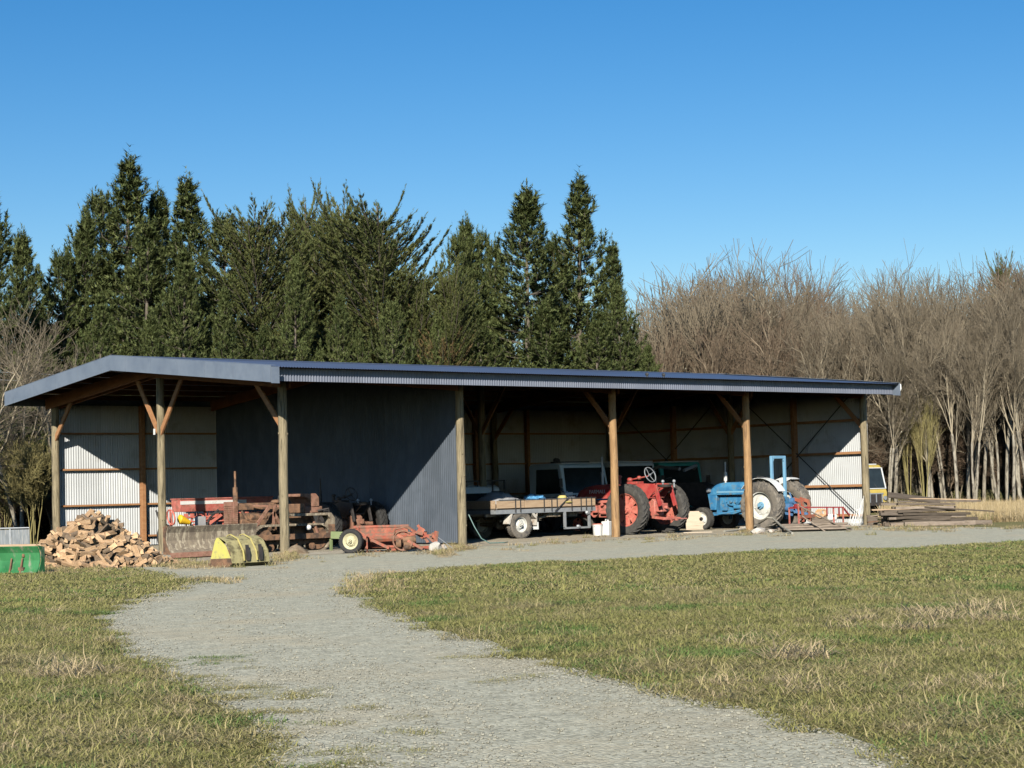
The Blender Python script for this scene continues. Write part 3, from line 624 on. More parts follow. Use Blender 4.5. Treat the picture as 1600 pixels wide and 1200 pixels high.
# crawler tractor
def track(parent, x, y0, y1, r, w, m='mud'):
    b = MB(); n = 12; path = []
    path += [(y1+r*math.sin(a), r-r*math.cos(a)) for a in [math.pi*i/n for i in range(n+1)]]
    path += [(y0-r*math.sin(a), r+r*math.cos(a)) for a in [math.pi*i/n for i in range(n+1)]]
    path.append(path[0]); L = [0]
    for i in range(1, len(path)): L.append(L[-1]+math.dist(path[i], path[i-1]))
    step = .105; d = 0
    while d < L[-1]:
        i = max(j for j in range(len(L)) if L[j] <= d); i = min(i, len(path)-2); f = (d-L[i])/max(1e-6, L[i+1]-L[i])
        p = Vector(path[i]).lerp(Vector(path[i+1]), f); tn = (Vector(path[i+1])-Vector(path[i])).normalized(); a = math.atan2(tn.y, tn.x)
        b.box((x, p.x, p.y), (w, .095, .02), (a, 0, 0)); nrm = Vector((tn.y, -tn.x)); b.box((x, p.x+nrm.x*.02, p.y+nrm.y*.02), (w, .014, .04), (a, 0, 0)); d += step
    o = b.build('track', m, parent)
    b = MB()
    for yy in (y0, y1): b.M = Matrix.Translation((x, yy, r)) @ Matrix.Rotation(math.pi/2, 4, 'Y'); b.lathe([(r*.88, -.05), (r*.88, .05), (r*.5, .03), (.05, .06), (.05, -.06), (r*.5, -.03)], n=20, closed=True)
    b.M = Matrix.Identity(4)
    for i in range(4): yy = y0+(y1-y0)*(i+.5)/4; b.cyl((x-.09, yy, .12), (x+.09, yy, .12), .085, n=14)
    b.box((x, (y0+y1)/2, .24), (.12, y1-y0, .13)); b.build('track_rollers', 'rust', o)
cr = thing('crawler_tractor', 'old rusty brown crawler tractor with tall exhaust stack behind the corner post', 'crawler tractor', (.95, 1.72, 0), math.radians(90))
track(cr, -.52, -.78, .78, .31, .28); track(cr, .52, -.78, .78, .31, .28)
b = MB(); b.box((0, -.35, .62), (.7, .9, .45)); b.box((0, .6, .62), (.45, 1.1, .35)); b.box((0, 0, .45), (.8, .3, .2)); b.build('body', 'rust', cr, bevel=.015)
b = MB(); b.prism([(-.19, 1.02), (-.19, 1.14), (-.12, 1.18), (.12, 1.18), (.19, 1.14), (.19, 1.02)], .18, 1.24, 'y'); b.build('bonnet', 'rust', cr, bevel=.008)
b = MB(); b.box((0, 1.30, .79), (.44, .12, .86))
for i in range(16): b.box((-.222, 1.30, .45+.045*i), (.01, .1, .016)); b.box((0, 1.365, .45+.045*i), (.38, .012, .016))
b.build('radiator', 'rustred', cr, bevel=.008)
b = MB(); b.box((0, .82, .78), (.26, .62, .34)); b.cyl((-.16, .45, .84), (-.16, .9, .84), .09); b.box((-.18, .3, .85), (.12, .2, .26)); b.tube([(-.15, 1.1, 1.0), (-.22, 1.0, .8), (-.2, .7, .7)], .03); b.build('engine', 'rust', cr, bevel=.01)
b = MB(); b.cyl((-.02, 1.18, 1.16), (-.02, 1.18, 1.24), .035); b.cyl((-.02, 1.18, 1.22), (-.02, 1.18, 1.56), .062, n=16); b.cyl((-.02, 1.18, 1.56), (-.02, 1.18, 1.94), .026, n=10); b.build('exhaust_stack', 'rust', cr)
b = MB(); b.prism([(-.95, 1.05), (-.95, 1.28), (-.86, 1.37), (-.42, 1.37), (-.40, 1.30), (-.62, 1.26), (-.72, 1.12), (-.72, 1.05)], -.42, .42); b.box((0, -.8, .98), (.8, .5, .16)); b.build('seat_back', 'rustred', cr, bevel=.02)
b = MB(); b.box((0, -.28, 1.02), (.8, .5, .22)); b.box((-.3, .05, 1.03), (.2, .25, .2)); b.lump((-.1, .1, 1.19), (.13, .13, .06), 2, .05); b.build('fuel_tank', 'rust', cr, bevel=.02)
b = MB()
for x in (-.62, .62): b.prism([(-1.05, .9), (-1.15, .78), (-1.18, .35), (-1.06, .35), (-1.03, .75), (-.95, .84), (.1, .84), (.15, .9)], x-.14, x+.14)
b.build('mudguard', 'mud', cr, bevel=.006)
b = MB(); b.box((-.72, -.02, .36), (.06, 2.2, .13)); b.box((.72, -.02, .36), (.06, 2.2, .13)); b.box((0, -1.1, .36), (1.5, .1, .12)); b.bar((-.72, -1.08, .3), (-.72, -1.08, .62), .12, .12); b.build('push_frame', 'rust', cr, bevel=.006)
b = MB(); b.bar((-.5, .52, 1.12), (-.5, 1.06, .5), .045, .07); b.bar((-.5, .45, .95), (-.5, .02, .3), .05, .08); b.bar((-.5, .40, 1.15), (-.5, .45, .55), .05); b.bar((-.3, .9, 1.12), (-.5, .2, 1.08), .04); b.build('lift_linkage', 'rustred', cr)
b = MB(); b.bar((-.45, -.65, .95), (-.72, -.72, .3), .045); b.build('stay_bar', 'rustred', cr)
b = MB()
for i in range(6): b.bar((-.1+.08*i, -.1, .95), (-.12+.08*i, -.2-.04*(i % 2), 1.25+.03*(i % 3)), .014); b.lump((-.12+.08*i, -.2-.04*(i % 2), 1.26+.03*(i % 3)), (.02, .02, .02), i, 0)
b.build('control_lever', 'dark', cr)
b = MB(); b.tube([(-.4, -.9, .95), (-.5, -1.15, 1.0), (-.45, -1.25, .7), (-.3, -1.3, .5)], .025); b.tube([(-.2, -.9, 1.0), (-.3, -1.2, .9), (-.4, -1.35, .75)], .03); b.lump((-.35, -1.2, .85), (.12, .15, .1), 7, .3); b.lump((-.1, -1.25, .9), (.15, .15, .08), 9, .3); b.build('winch', 'dark', cr)
b = MB(); b.lump((-.66, -.45, .56), (.07, .07, .07), 4, .05); b.build('air_cleaner_bowl', 'white', cr)

# muddy dozer blade standing in front of it
pB = gp(262, 874); db = thing('dozer_blade', 'wide muddy curved dozer blade with bolted cutting edge beside the firewood heap', 'dozer blade', (pB.x, pB.y, 0), math.radians(4))
b = MB(); prof = [(-.16, .12), (-.02, .22), (.06, .40), (.05, .58), (-.02, .72)]; b.strip(prof, 0, 2.45, .022); b.build('mouldboard', 'mud', db)
b = MB(); b.strip([(-.22, .02), (-.155, .13)], -.05, 2.5, .025)
for i in range(17): b.lump((.05+.15*i, -.20, .085), (.022, .02, .022), i, .05, 1)
b.build('cutting_edge', 'rustred', db)
b = MB(); b.prism([(-.16, .1), (.14, .1), (.14, .72), (-.02, .74), (.06, .55), (.06, .4), (-.02, .24)], -.02, .0); b.prism([(-.16, .1), (.14, .1), (.14, .72), (-.02, .74), (.06, .55), (.06, .4), (-.02, .24)], 2.45, 2.47)
b.box((1.22, .13, .3), (2.3, .1, .12)); b.box((1.22, .13, .6), (2.3, .08, .08)); b.build('back_stiffener', 'rust', db)

# yellow digger bucket
pK = gp(363, 887); bk = thing('digger_bucket', 'mossy yellow digger bucket with one bright yellow end plate lying on the gravel', 'bucket', (pK.x, pK.y, 0), YAW_IM+math.radians(44))
def ym(pts, o=.54): return [(o-y, z) for y, z in pts]
BL_ = .86
b = MB(); b.strip(ym([(-.02, .46), (.06, .56), (.14, .58), (.34, .50), (.50, .30), (.54, .08)]), .0, BL_, .02)
b.strip(ym([(.54, .08), (.40, .0)]), .0, BL_, .02); b.build('shell', 'yellowmoss', bk)
b = MB(); b.prism(ym([(-.13, .16), (.02, .50), (.08, .565), (.14, .55), (.36, .40), (.50, .18)]), -.022, -.002); b.build('end_plate', 'yellow', bk)
b = MB(); b.prism(ym([(-.16, .0), (-.13, .155), (.50, .175), (.54, .06), (.42, .0)]), -.022, -.002); b.build('end_plate_foot', 'rust', bk)
b = MB(); b.prism(ym([(-.16, .0), (-.12, .18), (.0, .46), (.06, .56), (.14, .58), (.34, .50), (.50, .30), (.54, .06), (.40, .0)]), BL_, BL_+.02); b.build('end_plate', 'yellowmoss', bk)
for x in (.26, .56):
    b = MB(); b.strip(ym([(.565, .12), (.53, .30), (.36, .53), (.14, .61), (.04, .59), (-.03, .47)]), x-.014, x+.014, .015); b.build('rib', 'straw', bk)
    b = MB(); b.prism([(-.03, .12), (-.035, .26), (.02, .42), (.0, .14)], x+.06, x+.14); b.build('tooth_bracket', 'dark', bk)
b = MB(); b.box((BL_/2, .69, .05), (BL_+.04, .12, .03)); b.build('cutting_lip', 'rust', bk)

# red seed drill
sd = thing('seed_drill', 'red seed drill with white striped hopper box in front of the left rear wall', 'seed drill', (1.78, 7.6, 0), math.radians(-1))
b = MB(); b.prism([(-.02, .97), (-.06, 1.16), (-.06, 1.30), (.42, 1.30), (.42, 1.16), (.34, .97)], .0, 2.9); hp = b.build('hopper', 'redpale', sd, bevel=.01)
b = MB(); b.prism([(-.066, 1.165), (-.066, 1.255), (-.061, 1.255), (-.061, 1.165)], .0, 2.05); b.build('stripe', 'white', hp)
b = MB(); b.box((1.45, .18, 1.315), (2.94, .52, .03)); b.build('hopper_lid', 'redpale', hp)
b = MB(); b.box((1.4, .0, .50), (3.3, .07, .07)); b.box((1.4, .4, .50), (3.3, .07, .07))
for x in (-.15, .9, 1.9, 2.9): b.bar((x, 0, .5), (x, .4, .5), .06); b.bar((x, .2, .5), (x, .2, .97), .05)
b.bar((.7, -.05, .52), (1.35, -.08, .93), .06); b.bar((1.35, -.08, .93), (2.0, -.05, .55), .06); b.bar((.2, -.05, .55), (.9, -.05, .8), .04); b.bar((1.2, -.3, .5), (1.5, -.06, .9), .07, .04); b.bar((1.85, -.3, .45), (1.55, -.06, .9), .07, .04)
b.cyl((.1, -.02, .82), (2.8, -.02, .82), .03); b.cyl((.1, -.02, .70), (2.8, -.02, .70), .02)
for i in range(14): x = .2+.19*i; b.box((x, .0, .86), (.07, .1, .12)); b.tube([(x, .0, .8), (x+.03*(-1)**i, .05, .6), (x, .15, .2)], .022, 6)
b.build('frame', 'redrim', sd)
b = MB()
for i in range(12): x = .25+.22*i; b.M = Matrix.Translation((x, .25, .19)) @ Matrix.Rotation(math.pi/2+.1, 4, 'Y'); b.lathe([(.18, 0), (.02, .02), (.02, -.02)], n=18)
b.build('disc', 'rust', sd)
b = MB(); b.M = Matrix.Translation((-.34, -.15, .84)) @ Matrix.Rotation(math.radians(80), 4, 'Y'); b.tube([(.20*math.cos(a*math.pi/10), .20*math.sin(a*math.pi/10), 0) for a in range(21)], .022, 8, cap=False); b.bar((-.2, 0, 0), (.2, 0, 0), .03); b.build('depth_wheel', 'redrim', sd)
b = MB(); b.cyl((-.02, -.1, .77), (.22, -.16, .68), .13, .055, 16); b.lump((-.03, -.1, .775), (.06, .13, .13), 1, .04); b.build('drive_guard', 'yelcap', sd)
for x in (-.32, 3.1): wheel(sd, (x, .2, .32), .32, .17, .2, 'black', 'redrim', -1 if x < 0 else 1, name='land_wheel', hub=.05)
fc = thing('fuel_can', 'dusty pink square fuel can standing on the seed drill', 'can', (2.18, 7.2, .50), 0)
b = MB(); b.box((0, 0, .17), (.26, .17, .34)); b.build('can_body', 'tarp', fc, bevel=.02)
b = MB(); b.tube([(-.08, 0, .34), (-.08, 0, .39), (.05, 0, .39), (.05, 0, .34)], .012); b.cyl((.09, 0, .34), (.09, 0, .37), .025); b.build('can_handle', 'redrim', fc)
hz = MB(); hz.tube([(2.0, 6.7, .45), (2.1, 6.6, .8), (2.35, 6.6, 1.0), (2.55, 6.6, .85), (2.6, 6.6, .5), (2.6, 6.6, .1)], .03); hz.tube([(2.1, 6.62, .9), (2.45, 6.5, .95), (2.7, 6.5, .7), (2.7, 6.5, .2)], .025)
tag(hz.build('rubber_hose', 'black'), 'pair of black rubber hoses looped between the seed drill and the crawler', 'hose')

# red rusty mower with cream wheel
pM = gp(549, 865); mw = thing('field_mower', 'rusty red offset mower with one cream rimmed wheel, lying before the blue partition wall', 'mower', (pM.x, pM.y, 0), YAW_IM+math.radians(4))
wm = wheel(mw, (0, 0, 0), .275, .14, .18, 'black', 'cream', -1, name='wheel', hub=.05, dish=.25); wm.rotation_euler = (0, 0, math.radians(72)); wm.location = (.0, .02, .275)
b = MB(); b.strip([(.95, .05), (.62, .10), (.50, .30), (.48, .56)][::-1], .10, 1.28, .02); b.prism([(.46, .56), (.52, .56), (.52, .61), (.46, .61)], .05, 1.3); b.build('hopper_back', 'mower', mw)
b = MB(); b.prism([(.30, .04), (.22, .20), (.26, .42), (.48, .60), (.55, .58), (.60, .3), (.56, .06), (.44, .0)], .14, .17)
b.M = Matrix.Translation((.34, .05, .0)); b.prism([(-.1, .03), (-.2, .10), (-.2, .18), (.3, .42), (.36, .3)], .0, .03); b.M = Matrix.Identity(4)
b.strip([(.15+.22*math.sin(a), .24-.22*math.cos(a)) for a in [i*.26-1.2 for i in range(10)]], .17, .50, .02, 'y'); b.build('end_casing', 'mower', mw)
b = MB(); b.bar((.2, .12, .40), (1.5, .12, .42), .05, .06); b.bar((.45, .05, .30), (.85, -.05, .10), .06); b.bar((1.0, .1, .42), (1.6, .0, .06), .06); b.bar((.55, .3, .15), (1.75, .22, .08), .10, .05); b.bar((1.75, .2, .1), (.8, .1, .06), .05, .05)
b.bar((.12, .1, .5), (.34, .1, .36), .05, .08); b.bar((1.28, .35, .56), (1.62, .1, .3), .05); b.bar((1.7, .1, .42), (1.25, .1, .38), .06); b.build('frame', 'mower', mw)
b = MB(); b.M = Matrix.Translation((1.16, .02, .26)) @ Euler((math.radians(80), .15, 0)).to_matrix().to_4x4(); b.tube([(.22*math.cos(a*math.pi/10), .22*math.sin(a*math.pi/10), 0) for a in range(3, 21)], .02, 8); b.M = Matrix.Identity(4); b.tube([(.95, .0, .4), (1.0, -.02, .52), (1.2, -.02, .56), (1.35, .0, .5)], .02); b.build('belt_guard', 'rustred', mw)
b = MB(); b.cyl((1.15, .1, .26), (1.45, .12, .28), .085, n=14); b.cyl((1.0, .05, .2), (1.12, .05, .2), .11, n=16); b.box((1.3, .1, .16), (.25, .16, .12)); b.lump((1.25, 0, .1), (.09, .08, .07), 4, .2); b.build('gearbox', 'rust', mw, bevel=.01)
b = MB(); b.prism([(1.42, .42), (1.56, .56), (1.66, .50), (1.60, .36)], .0, .03, 'y'); b.bar((1.6, .05, .45), (1.95, .02, .12), .05); b.bar((1.5, .1, .6), (1.72, .1, .2), .06); b.bar((1.62, .05, .33), (1.92, .02, .40), .05); b.bar((1.85, .0, .05), (1.92, .03, .45), .05, .09); b.lump((1.86, .05, .34), (.07, .07, .08), 5, .25); b.build('hitch', 'mower', mw)
b = MB(); b.tube([(.0+.02*i, .3, .02+.02*math.sin(i)) for i in range(60)], .02, 5); b.build('cutter_bar', 'rust', mw)
gb = MB(); a0 = gp(512, 862); gb.at((.0, 0, 0)); q0 = ap(517, 836, 45.0); q1 = ap(556, 837, 45.0); gb.bar(q0, q1, .14, .17); gb.bar(q0-Vector((0, 0, .09)), (q0.x, q0.y, 0), .06); gb.bar(q1-Vector((0, 0, .09)), (q1.x, q1.y, 0), .06)
tag(gb.build('implement_toolbar', 'greenpale', bevel=.006), 'faded green steel box beam behind the cream wheel of the mower', 'toolbar')
wr = MB(); e0 = ap(664, 829, 42.6); wr.tube([e0, (e0+gp(705, 858))/2+Vector((0, 0, .06)), gp(712, 860)], .008, 5); wr.tube([e0, gp(690, 858)], .006, 5)
tag(wr.build('fence_wire', 'galv'), 'loose wire running down from the mower hitch to the ground', 'wire')
for (x, y, sx, m_, lb, nm, ct) in ((680, 862, .14, 'rock', 'pale cream boulder on the gravel at the right end of the mower', 'boulder', 'rock'), (692, 861, .09, 'rock', 'small pale stone leaning on the cream boulder by the blue wall', 'boulder', 'rock')):
    p = gp(x, y); b = MB(); b.lump((0, 0, sx*.75), (sx*1.1, sx*.8, sx*1.0), int(x), .2); o = b.build(nm, m_); o.location = p; tag(o, lb, ct)
p = gp(662, 860); b = MB(); b.lump((0, 0, .04), (.15, .08, .05), 4, .2); o = b.build('crumpled_bag', 'bluebag'); o.location = p; tag(o, 'small crumpled pale blue plastic bag between mower and boulder', 'bag')
# ------------------------------------------------------------------ vehicles inside the shed
def rwin(b, P, th=.01):       # window polygon P (list of points) with thickness outward along its normal
    P = [Vector(p) for p in P]; n = (P[1]-P[0]).cross(P[2]-P[0]).normalized()*th
    k = len(P); b.add(P+[p+n for p in P], [tuple(range(k)), tuple(range(k, 2*k))[::-1]]+[(i, (i+1) % k, k+(i+1) % k, k+i) for i in range(k)])
def cab_truck(name, label, loc, rz, W, D, Hroof, zlow, paint, lower, glass_tint='glass', wsl=.14, bonnet=0, bm=None):
    """cab-over truck cab, nose to local +y"""
    t = thing(name, label, 'truck', loc, rz); hw = W/2; zb = Hroof-.95
    b = MB(); b.prism([(-D, zlow), (0.02, zlow), (.04, zb), (-wsl, Hroof-.06), (-wsl-.08, Hroof), (-D+.06, Hroof), (-D, Hroof-.06)], -hw, hw); cab_ = b.build('cab', paint, t, bevel=.03)
    b = MB(); b.box((0, -D/2-.02, Hroof+.012), (W-.1, D-.22, .03)); b.build('roof_panel', 'offwhite', cab_, bevel=.01)
    b = MB(); z0, z1 = zb+.06, Hroof-.13; y0 = .04-(wsl+.04)*(z0-zb)/(Hroof-.06-zb); y1 = .04-(wsl+.04)*(z1-zb)/(Hroof-.06-zb)
    rwin(b, [(-hw+.08, y0+.006, z0), (-hw+.13, y1+.006, z1), (hw-.13, y1+.006, z1), (hw-.08, y0+.006, z0)][::-1], -.012); b.build('windscreen', glass_tint, t)
    for sx in (-1, 1):
        b = MB(); P = [(sx*(hw+.002), -.12, zb+.05), (sx*(hw+.002), -.24, Hroof-.16), (sx*(hw+.002), -D+.34, Hroof-.16), (sx*(hw+.002), -D+.30, zb+.05)]
        rwin(b, P, -.012*sx if sx > 0 else .012); b.build('side_window', glass_tint, t)
        b = MB(); b.box((sx*(hw+.004), -D/2+.06, (zlow+zb)/2+.02), (.012, D-.36, zb-zlow-.14)); d = b.build('door', lower, t, bevel=.004)
        b = MB(); b.box((sx*(hw+.02), -D+.32, zb-.12), (.02, .12, .03)); b.build('door_handle', 'galv', d)
        b = MB(); b.tube([(sx*hw, .0, zb+.1), (sx*(hw+.16), .06, zb+.15), (sx*(hw+.16), .06, zb+.5)], .012, 6); b.box((sx*(hw+.17), .07, zb+.38), (.13, .02, .26)); b.build('mirror', 'dark', t)
        b = MB(); b.cyl((sx*(hw-.22), .03, zlow+.25), (sx*(hw-.22), .07, zlow+.25), .09, n=18); b.build('headlight', 'galv', t)
        wheel(t, (sx*(hw-.15), -D*.55, .42), .42, .22, .24, 'black', 'dark', sx, name='wheel', hub=.07)
        wheel(t, (sx*(hw-.15), -D*.55-2.4, .42), .42, .22, .24, 'black', 'dark', sx, name='wheel', hub=.07)
    b = MB(); b.box((0, .05, (zlow+zb)/2+.02), (W-.08, .02, zb-zlow-.12)); g_ = b.build('front_panel', lower, t, bevel=.004)
    b = MB()
    for i in range(6): b.box((0, .064, zlow+.12+.06*i), (W*.42, .012, .022))
    b.build('grille', 'dark', g_)
    b = MB(); b.box((0, .12, zlow-.06), (W+.02, .09, .16)); b.build('bumper', 'dark', t, bevel=.01)
    b = MB(); b.box((0, -D-1.4, .62), (.8, 3.6, .16)); b.box((0, -D-1.5, .86), (W+.2, 3.0, .1)); b.build('chassis', 'dark', t)
    return t
NQ = math.pi          # nose towards the camera side (-q)
c1 = cab_truck('farm_truck', 'grey blue cab-over truck parked nose out behind the flat deck trailer', (14.72, 5.55, 0), NQ, 1.86, 1.55, 2.08, .62, 'greyblue', 'navy')
b = MB(); b.box((-.1, -.6, 2.13), (1.2, .05, .05)); b.box((-.1, -1.0, 2.13), (1.2, .05, .05)); b.lump((.45, -.8, 2.17), (.1, .1, .1), 4, .3); b.build('roof_rack', 'dark', c1)
cab_truck('farm_truck', 'white roofed truck cab standing behind the bonnet of the red tractor', (17.55, 6.2, 0), NQ, 1.80, 1.5, 2.12, .62, 'offwhite', 'maroon')
cab_truck('farm_truck', 'teal green old truck cab deep in the shed left of the blue tractor', (22.0-2.9+.9, 6.6, 0), NQ-.25, 1.55, 1.4, 2.10, .62, 'teal', 'teal')
def ute(label, loc, rz, paint, rack=True):
    t = thing('pickup_truck', label, 'pickup', loc, rz); hw = .80
    b = MB(); b.prism([(1.9, .45), (1.95, .8), (.95, .98), (.45, 1.45), (.35, 1.5), (-.55, 1.5), (-.72, 1.42), (-.78, .95), (-2.0, .95), (-2.05, .45)], -hw, hw); bd = b.build('body', paint, t, bevel=.04)
    b = MB(); rwin(b, [(-hw+.12, -.745, 1.02), (-hw+.16, -.70, 1.40), (hw-.16, -.70, 1.40), (hw-.12, -.745, 1.02)], .05); b.build('rear_window', 'glass', t)
    for sx in (-1, 1):
        b = MB(); rwin(b, [(sx*(hw+.002), -.55, 1.0), (sx*(hw+.002), -.50, 1.4), (sx*(hw+.002), .32, 1.4), (sx*(hw+.002), .70, 1.0)], -.012*sx*-1); b.build('side_window', 'glass', t)
        for y in (1.3, -1.25): wheel(t, (sx*.7, y, .34), .34, .2, .2, 'black', 'offwhite', sx, name='wheel', hub=.05)
        b = MB(); b.box((sx*.62, -2.06, .78), (.14, .03, .12)); b.build('tail_light', 'maroon', t)
    if rack:
        b = MB()
        for x in (-.78, -.3, .3, .78): b.bar((x, -.95, .95), (x, -.95, 1.62), .035)
        b.bar((-.8, -.95, 1.62), (.8, -.95, 1.62), .04); b.bar((-.8, -.95, 1.3), (.8, -.95, 1.3), .03); b.build('headboard', 'wire', t)
    b = MB(); b.box((0, -2.1, .5), (1.5, .08, .14)); b.build('bumper', 'dark', t)
    return t
ute('white pickup with dark headboard rack parked nose in behind the trailer', (11.6, 7.6, 0), math.radians(3), 'offwhite')
def wagon():
    t = thing('station_wagon', 'dusty white wagon half hidden behind the partition end post', 'car', (9.55, 6.5, 0), math.radians(2)); hw = .82
    b = MB(); b.prism([(2.1, .4), (2.1, .8), (1.1, .92), (.6, 1.42), (-1.5, 1.45), (-1.95, .95), (-2.05, .4)], -hw, hw); b.build('body', 'offwhite', t, bevel=.05)
    b = MB(); rwin(b, [(-hw+.12, -1.93, .98), (-hw+.15, -1.56, 1.38), (hw-.15, -1.56, 1.38), (hw-.12, -1.93, .98)], .02); b.build('rear_window', 'glass', t)
    for sx in (-1, 1):
        b = MB(); rwin(b, [(sx*(hw+.002), -1.6, .98), (sx*(hw+.002), -1.4, 1.34), (sx*(hw+.002), .5, 1.34), (sx*(hw+.002), .85, .98)], .012*sx); b.build('side_window', 'glass', t)
        for y in (1.35, -1.3): wheel(t, (sx*.72, y, .31), .31, .18, .19, 'black', 'galv', sx, name='wheel', hub=.05)
        b = MB(); b.box((sx*.68, -2.04, .78), (.18, .04, .14)); b.build('tail_light', 'maroon', t)
    b = MB(); b.box((0, -2.1, .45), (1.6, .1, .16)); b.build('bumper', 'dark', t)
wagon()
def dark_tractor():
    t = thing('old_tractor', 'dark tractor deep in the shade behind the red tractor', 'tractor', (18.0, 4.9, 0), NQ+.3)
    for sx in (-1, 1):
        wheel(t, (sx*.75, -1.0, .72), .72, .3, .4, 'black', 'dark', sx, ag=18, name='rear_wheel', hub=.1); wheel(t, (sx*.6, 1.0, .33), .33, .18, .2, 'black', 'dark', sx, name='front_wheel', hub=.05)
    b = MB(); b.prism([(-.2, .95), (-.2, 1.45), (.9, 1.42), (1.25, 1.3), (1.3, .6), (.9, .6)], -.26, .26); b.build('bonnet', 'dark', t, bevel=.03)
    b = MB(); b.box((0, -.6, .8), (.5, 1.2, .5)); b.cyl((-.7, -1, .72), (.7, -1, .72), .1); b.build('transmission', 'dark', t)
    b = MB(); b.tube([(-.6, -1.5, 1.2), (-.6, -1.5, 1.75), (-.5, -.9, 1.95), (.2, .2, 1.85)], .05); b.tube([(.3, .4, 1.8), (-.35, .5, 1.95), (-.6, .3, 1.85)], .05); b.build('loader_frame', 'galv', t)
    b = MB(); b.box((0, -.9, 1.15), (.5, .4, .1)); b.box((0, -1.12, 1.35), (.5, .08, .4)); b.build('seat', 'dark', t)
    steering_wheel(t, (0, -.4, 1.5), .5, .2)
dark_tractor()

# yellow truck behind the shed
yp = ap(1389, 780, 78.0); zt = ap(1380, 730.5, 78.0).z
yt = thing('yellow_truck', 'small yellow cab-over truck seen past the right end post of the shed', 'truck', (yp.x-.46, yp.y+.5, -.13), NQ-.10); hw = .86
b = MB(); b.prism([(-4.2, .5), (.0, .5), (.06, .95), (.0, 1.12), (-.22, 2.0), (-.34, 2.12), (-4.2, 2.12)], -hw, hw); yb = b.build('cab', 'busyel', yt, bevel=.05)
b = MB(); b.box((0, -2.2, 2.14), (1.5, 3.6, .05)); b.build('roof_panel', 'offwhite', yb, bevel=.02)
b = MB(); b.prism([(.012, 1.16), (-.195, 1.97), (-.215, 1.965), (-.008, 1.155)], -hw+.09, hw-.09); ws = b.build('windscreen', 'glass', yt)
b = MB()
for sx in (-1, 1): b.bar((sx*(hw-.07), .02, 1.14), (sx*(hw-.07), -.19, 2.0), .05, .03)
b.bar((-hw+.05, .02, 1.14), (hw-.05, .02, 1.14), .04, .03); b.bar((-hw+.05, -.19, 1.99), (hw-.05, -.19, 1.99), .05, .03); b.build('windscreen_surround', 'offwhite', yt)
b = MB()
for x in (-.3, .3): b.bar((x, .03, 1.15), (x+.2, -.1, 1.5), .012)
b.build('wiper', 'wire', yt)
b = MB(); b.box((0, .045, .74), (1.1, .03, .34)); g_ = b.build('grille', 'dark', yt)
b = MB()
for x in (-.52, -.18, .18, .52): b.box((x, .065, .74), (.05, .02, .34))
b.box((0, .066, .93), (1.2, .03, .05)); b.build('grille_bar', 'galv', g_)
for sx in (-1, 1):
    b = MB(); b.cyl((sx*.7, .03, .74), (sx*.7, .08, .74), .09, n=16); b.build('headlight', 'galv', yt)
    b = MB(); rwin(b, [(sx*(hw+.002), -.2, 1.15), (sx*(hw+.002), -.38, 1.92), (sx*(hw+.002), -1.2, 1.92), (sx*(hw+.002), -1.2, 1.15)], .012*-sx); b.build('side_window', 'glass', yt)
    for y in (-.8, -3.4): wheel(yt, (sx*.74, y, .36), .36, .2, .22, 'black', 'offwhite', sx, name='wheel', hub=.06)
b = MB(); b.box((0, .1, .5), (1.7, .08, .14)); b.build('bumper', 'dark', yt, bevel=.01)

# flat deck trailer (side on), local +x along the shed front
td = thing('flat_deck_trailer', 'flat deck farm trailer with pale timber sideboards and one muddy wheel in view', 'trailer', (8.36, 2.35, 0), 0); TL = 3.68
b = MB(); b.box((TL/2, .9, .80), (TL, 1.8, .05)); b.build('deck', 'board', td)
b = MB(); b.box((TL/2, 0.0, .745), (TL, .05, .11)); b.box((TL/2, 1.8, .745), (TL, .05, .11)); b.box((0.02, .9, .745), (.05, 1.75, .11)); b.box((TL-.02, .9, .745), (.05, 1.75, .11)); b.box((TL/2, .5, .68), (TL-.1, .07, .12)); b.box((TL/2, 1.3, .68), (TL-.1, .07, .12)); b.build('chassis', 'galv', td)
for (x0, x1) in ((.03, 1.02), (1.04, 1.95), (1.97, 3.66)):
    b = MB(); b.box(((x0+x1)/2, -.028, .945), (x1-x0, .028, .21)); b.build('sideboard', 'deckwood', td, bevel=.004)
b = MB(); b.box((TL/2, 1.80, .945), (TL-.05, .028, .21)); b.build('sideboard', 'deckwood', td)
b = MB(); b.box((.02, .9, .945), (.028, 1.76, .21)); b.build('end_board', 'deckwood', td)
b = MB()
for x in (.68, .86, 1.72, 2.0, 2.2, 2.75, 3.1, 3.3, 3.5): b.box((x, -.055, .91), (.022, .02, .36))
b.box((TL/2+.05, -.05, 1.065), (TL-.1, .03, .02)); b.bar((2.1, -.075, .72), (2.62, -.075, 1.08), .02, .02); b.build('board_stake', 'wire', td)
wheel(td, (0, 0, 0), .385, .20, .21, 'tyremud', 'whiterim', -1, name='wheel', hub=.06)
w1 = td.children[-1]; w1.rotation_euler = (0, 0, math.radians(90)); w1.location = (.93, .10, .385)
wheel(td, (0, 0, 0), .385, .20, .21, 'tyremud', 'whiterim', 1, name='wheel', hub=.06)
w2 = td.children[-1]; w2.rotation_euler = (0, 0, math.radians(90)); w2.location = (.93, 1.72, .385)
b = MB(); b.cyl((.93, .1, .385), (.93, 1.72, .385), .05); b.box((.93, .4, .5), (.9, .06, .06)); b.box((.93, 1.4, .5), (.9, .06, .06)); b.lump((.93, .9, .39), (.16, .16, .15), 3, .08); b.build('axle', 'mud', td)
b = MB(); b.box((1.47, .1, .52), (.02, .24, .34), (0, .10, 0)); b.prism([(1.25, .75), (1.32, .75), (1.50, .58), (1.46, .52), (1.36, .60)], -.02, .22, 'y'); b.prism([(.56, .73), (.62, .73), (.50, .40), (.45, .42)], -.02, .22, 'y'); b.build('mudguard', 'rock', td)
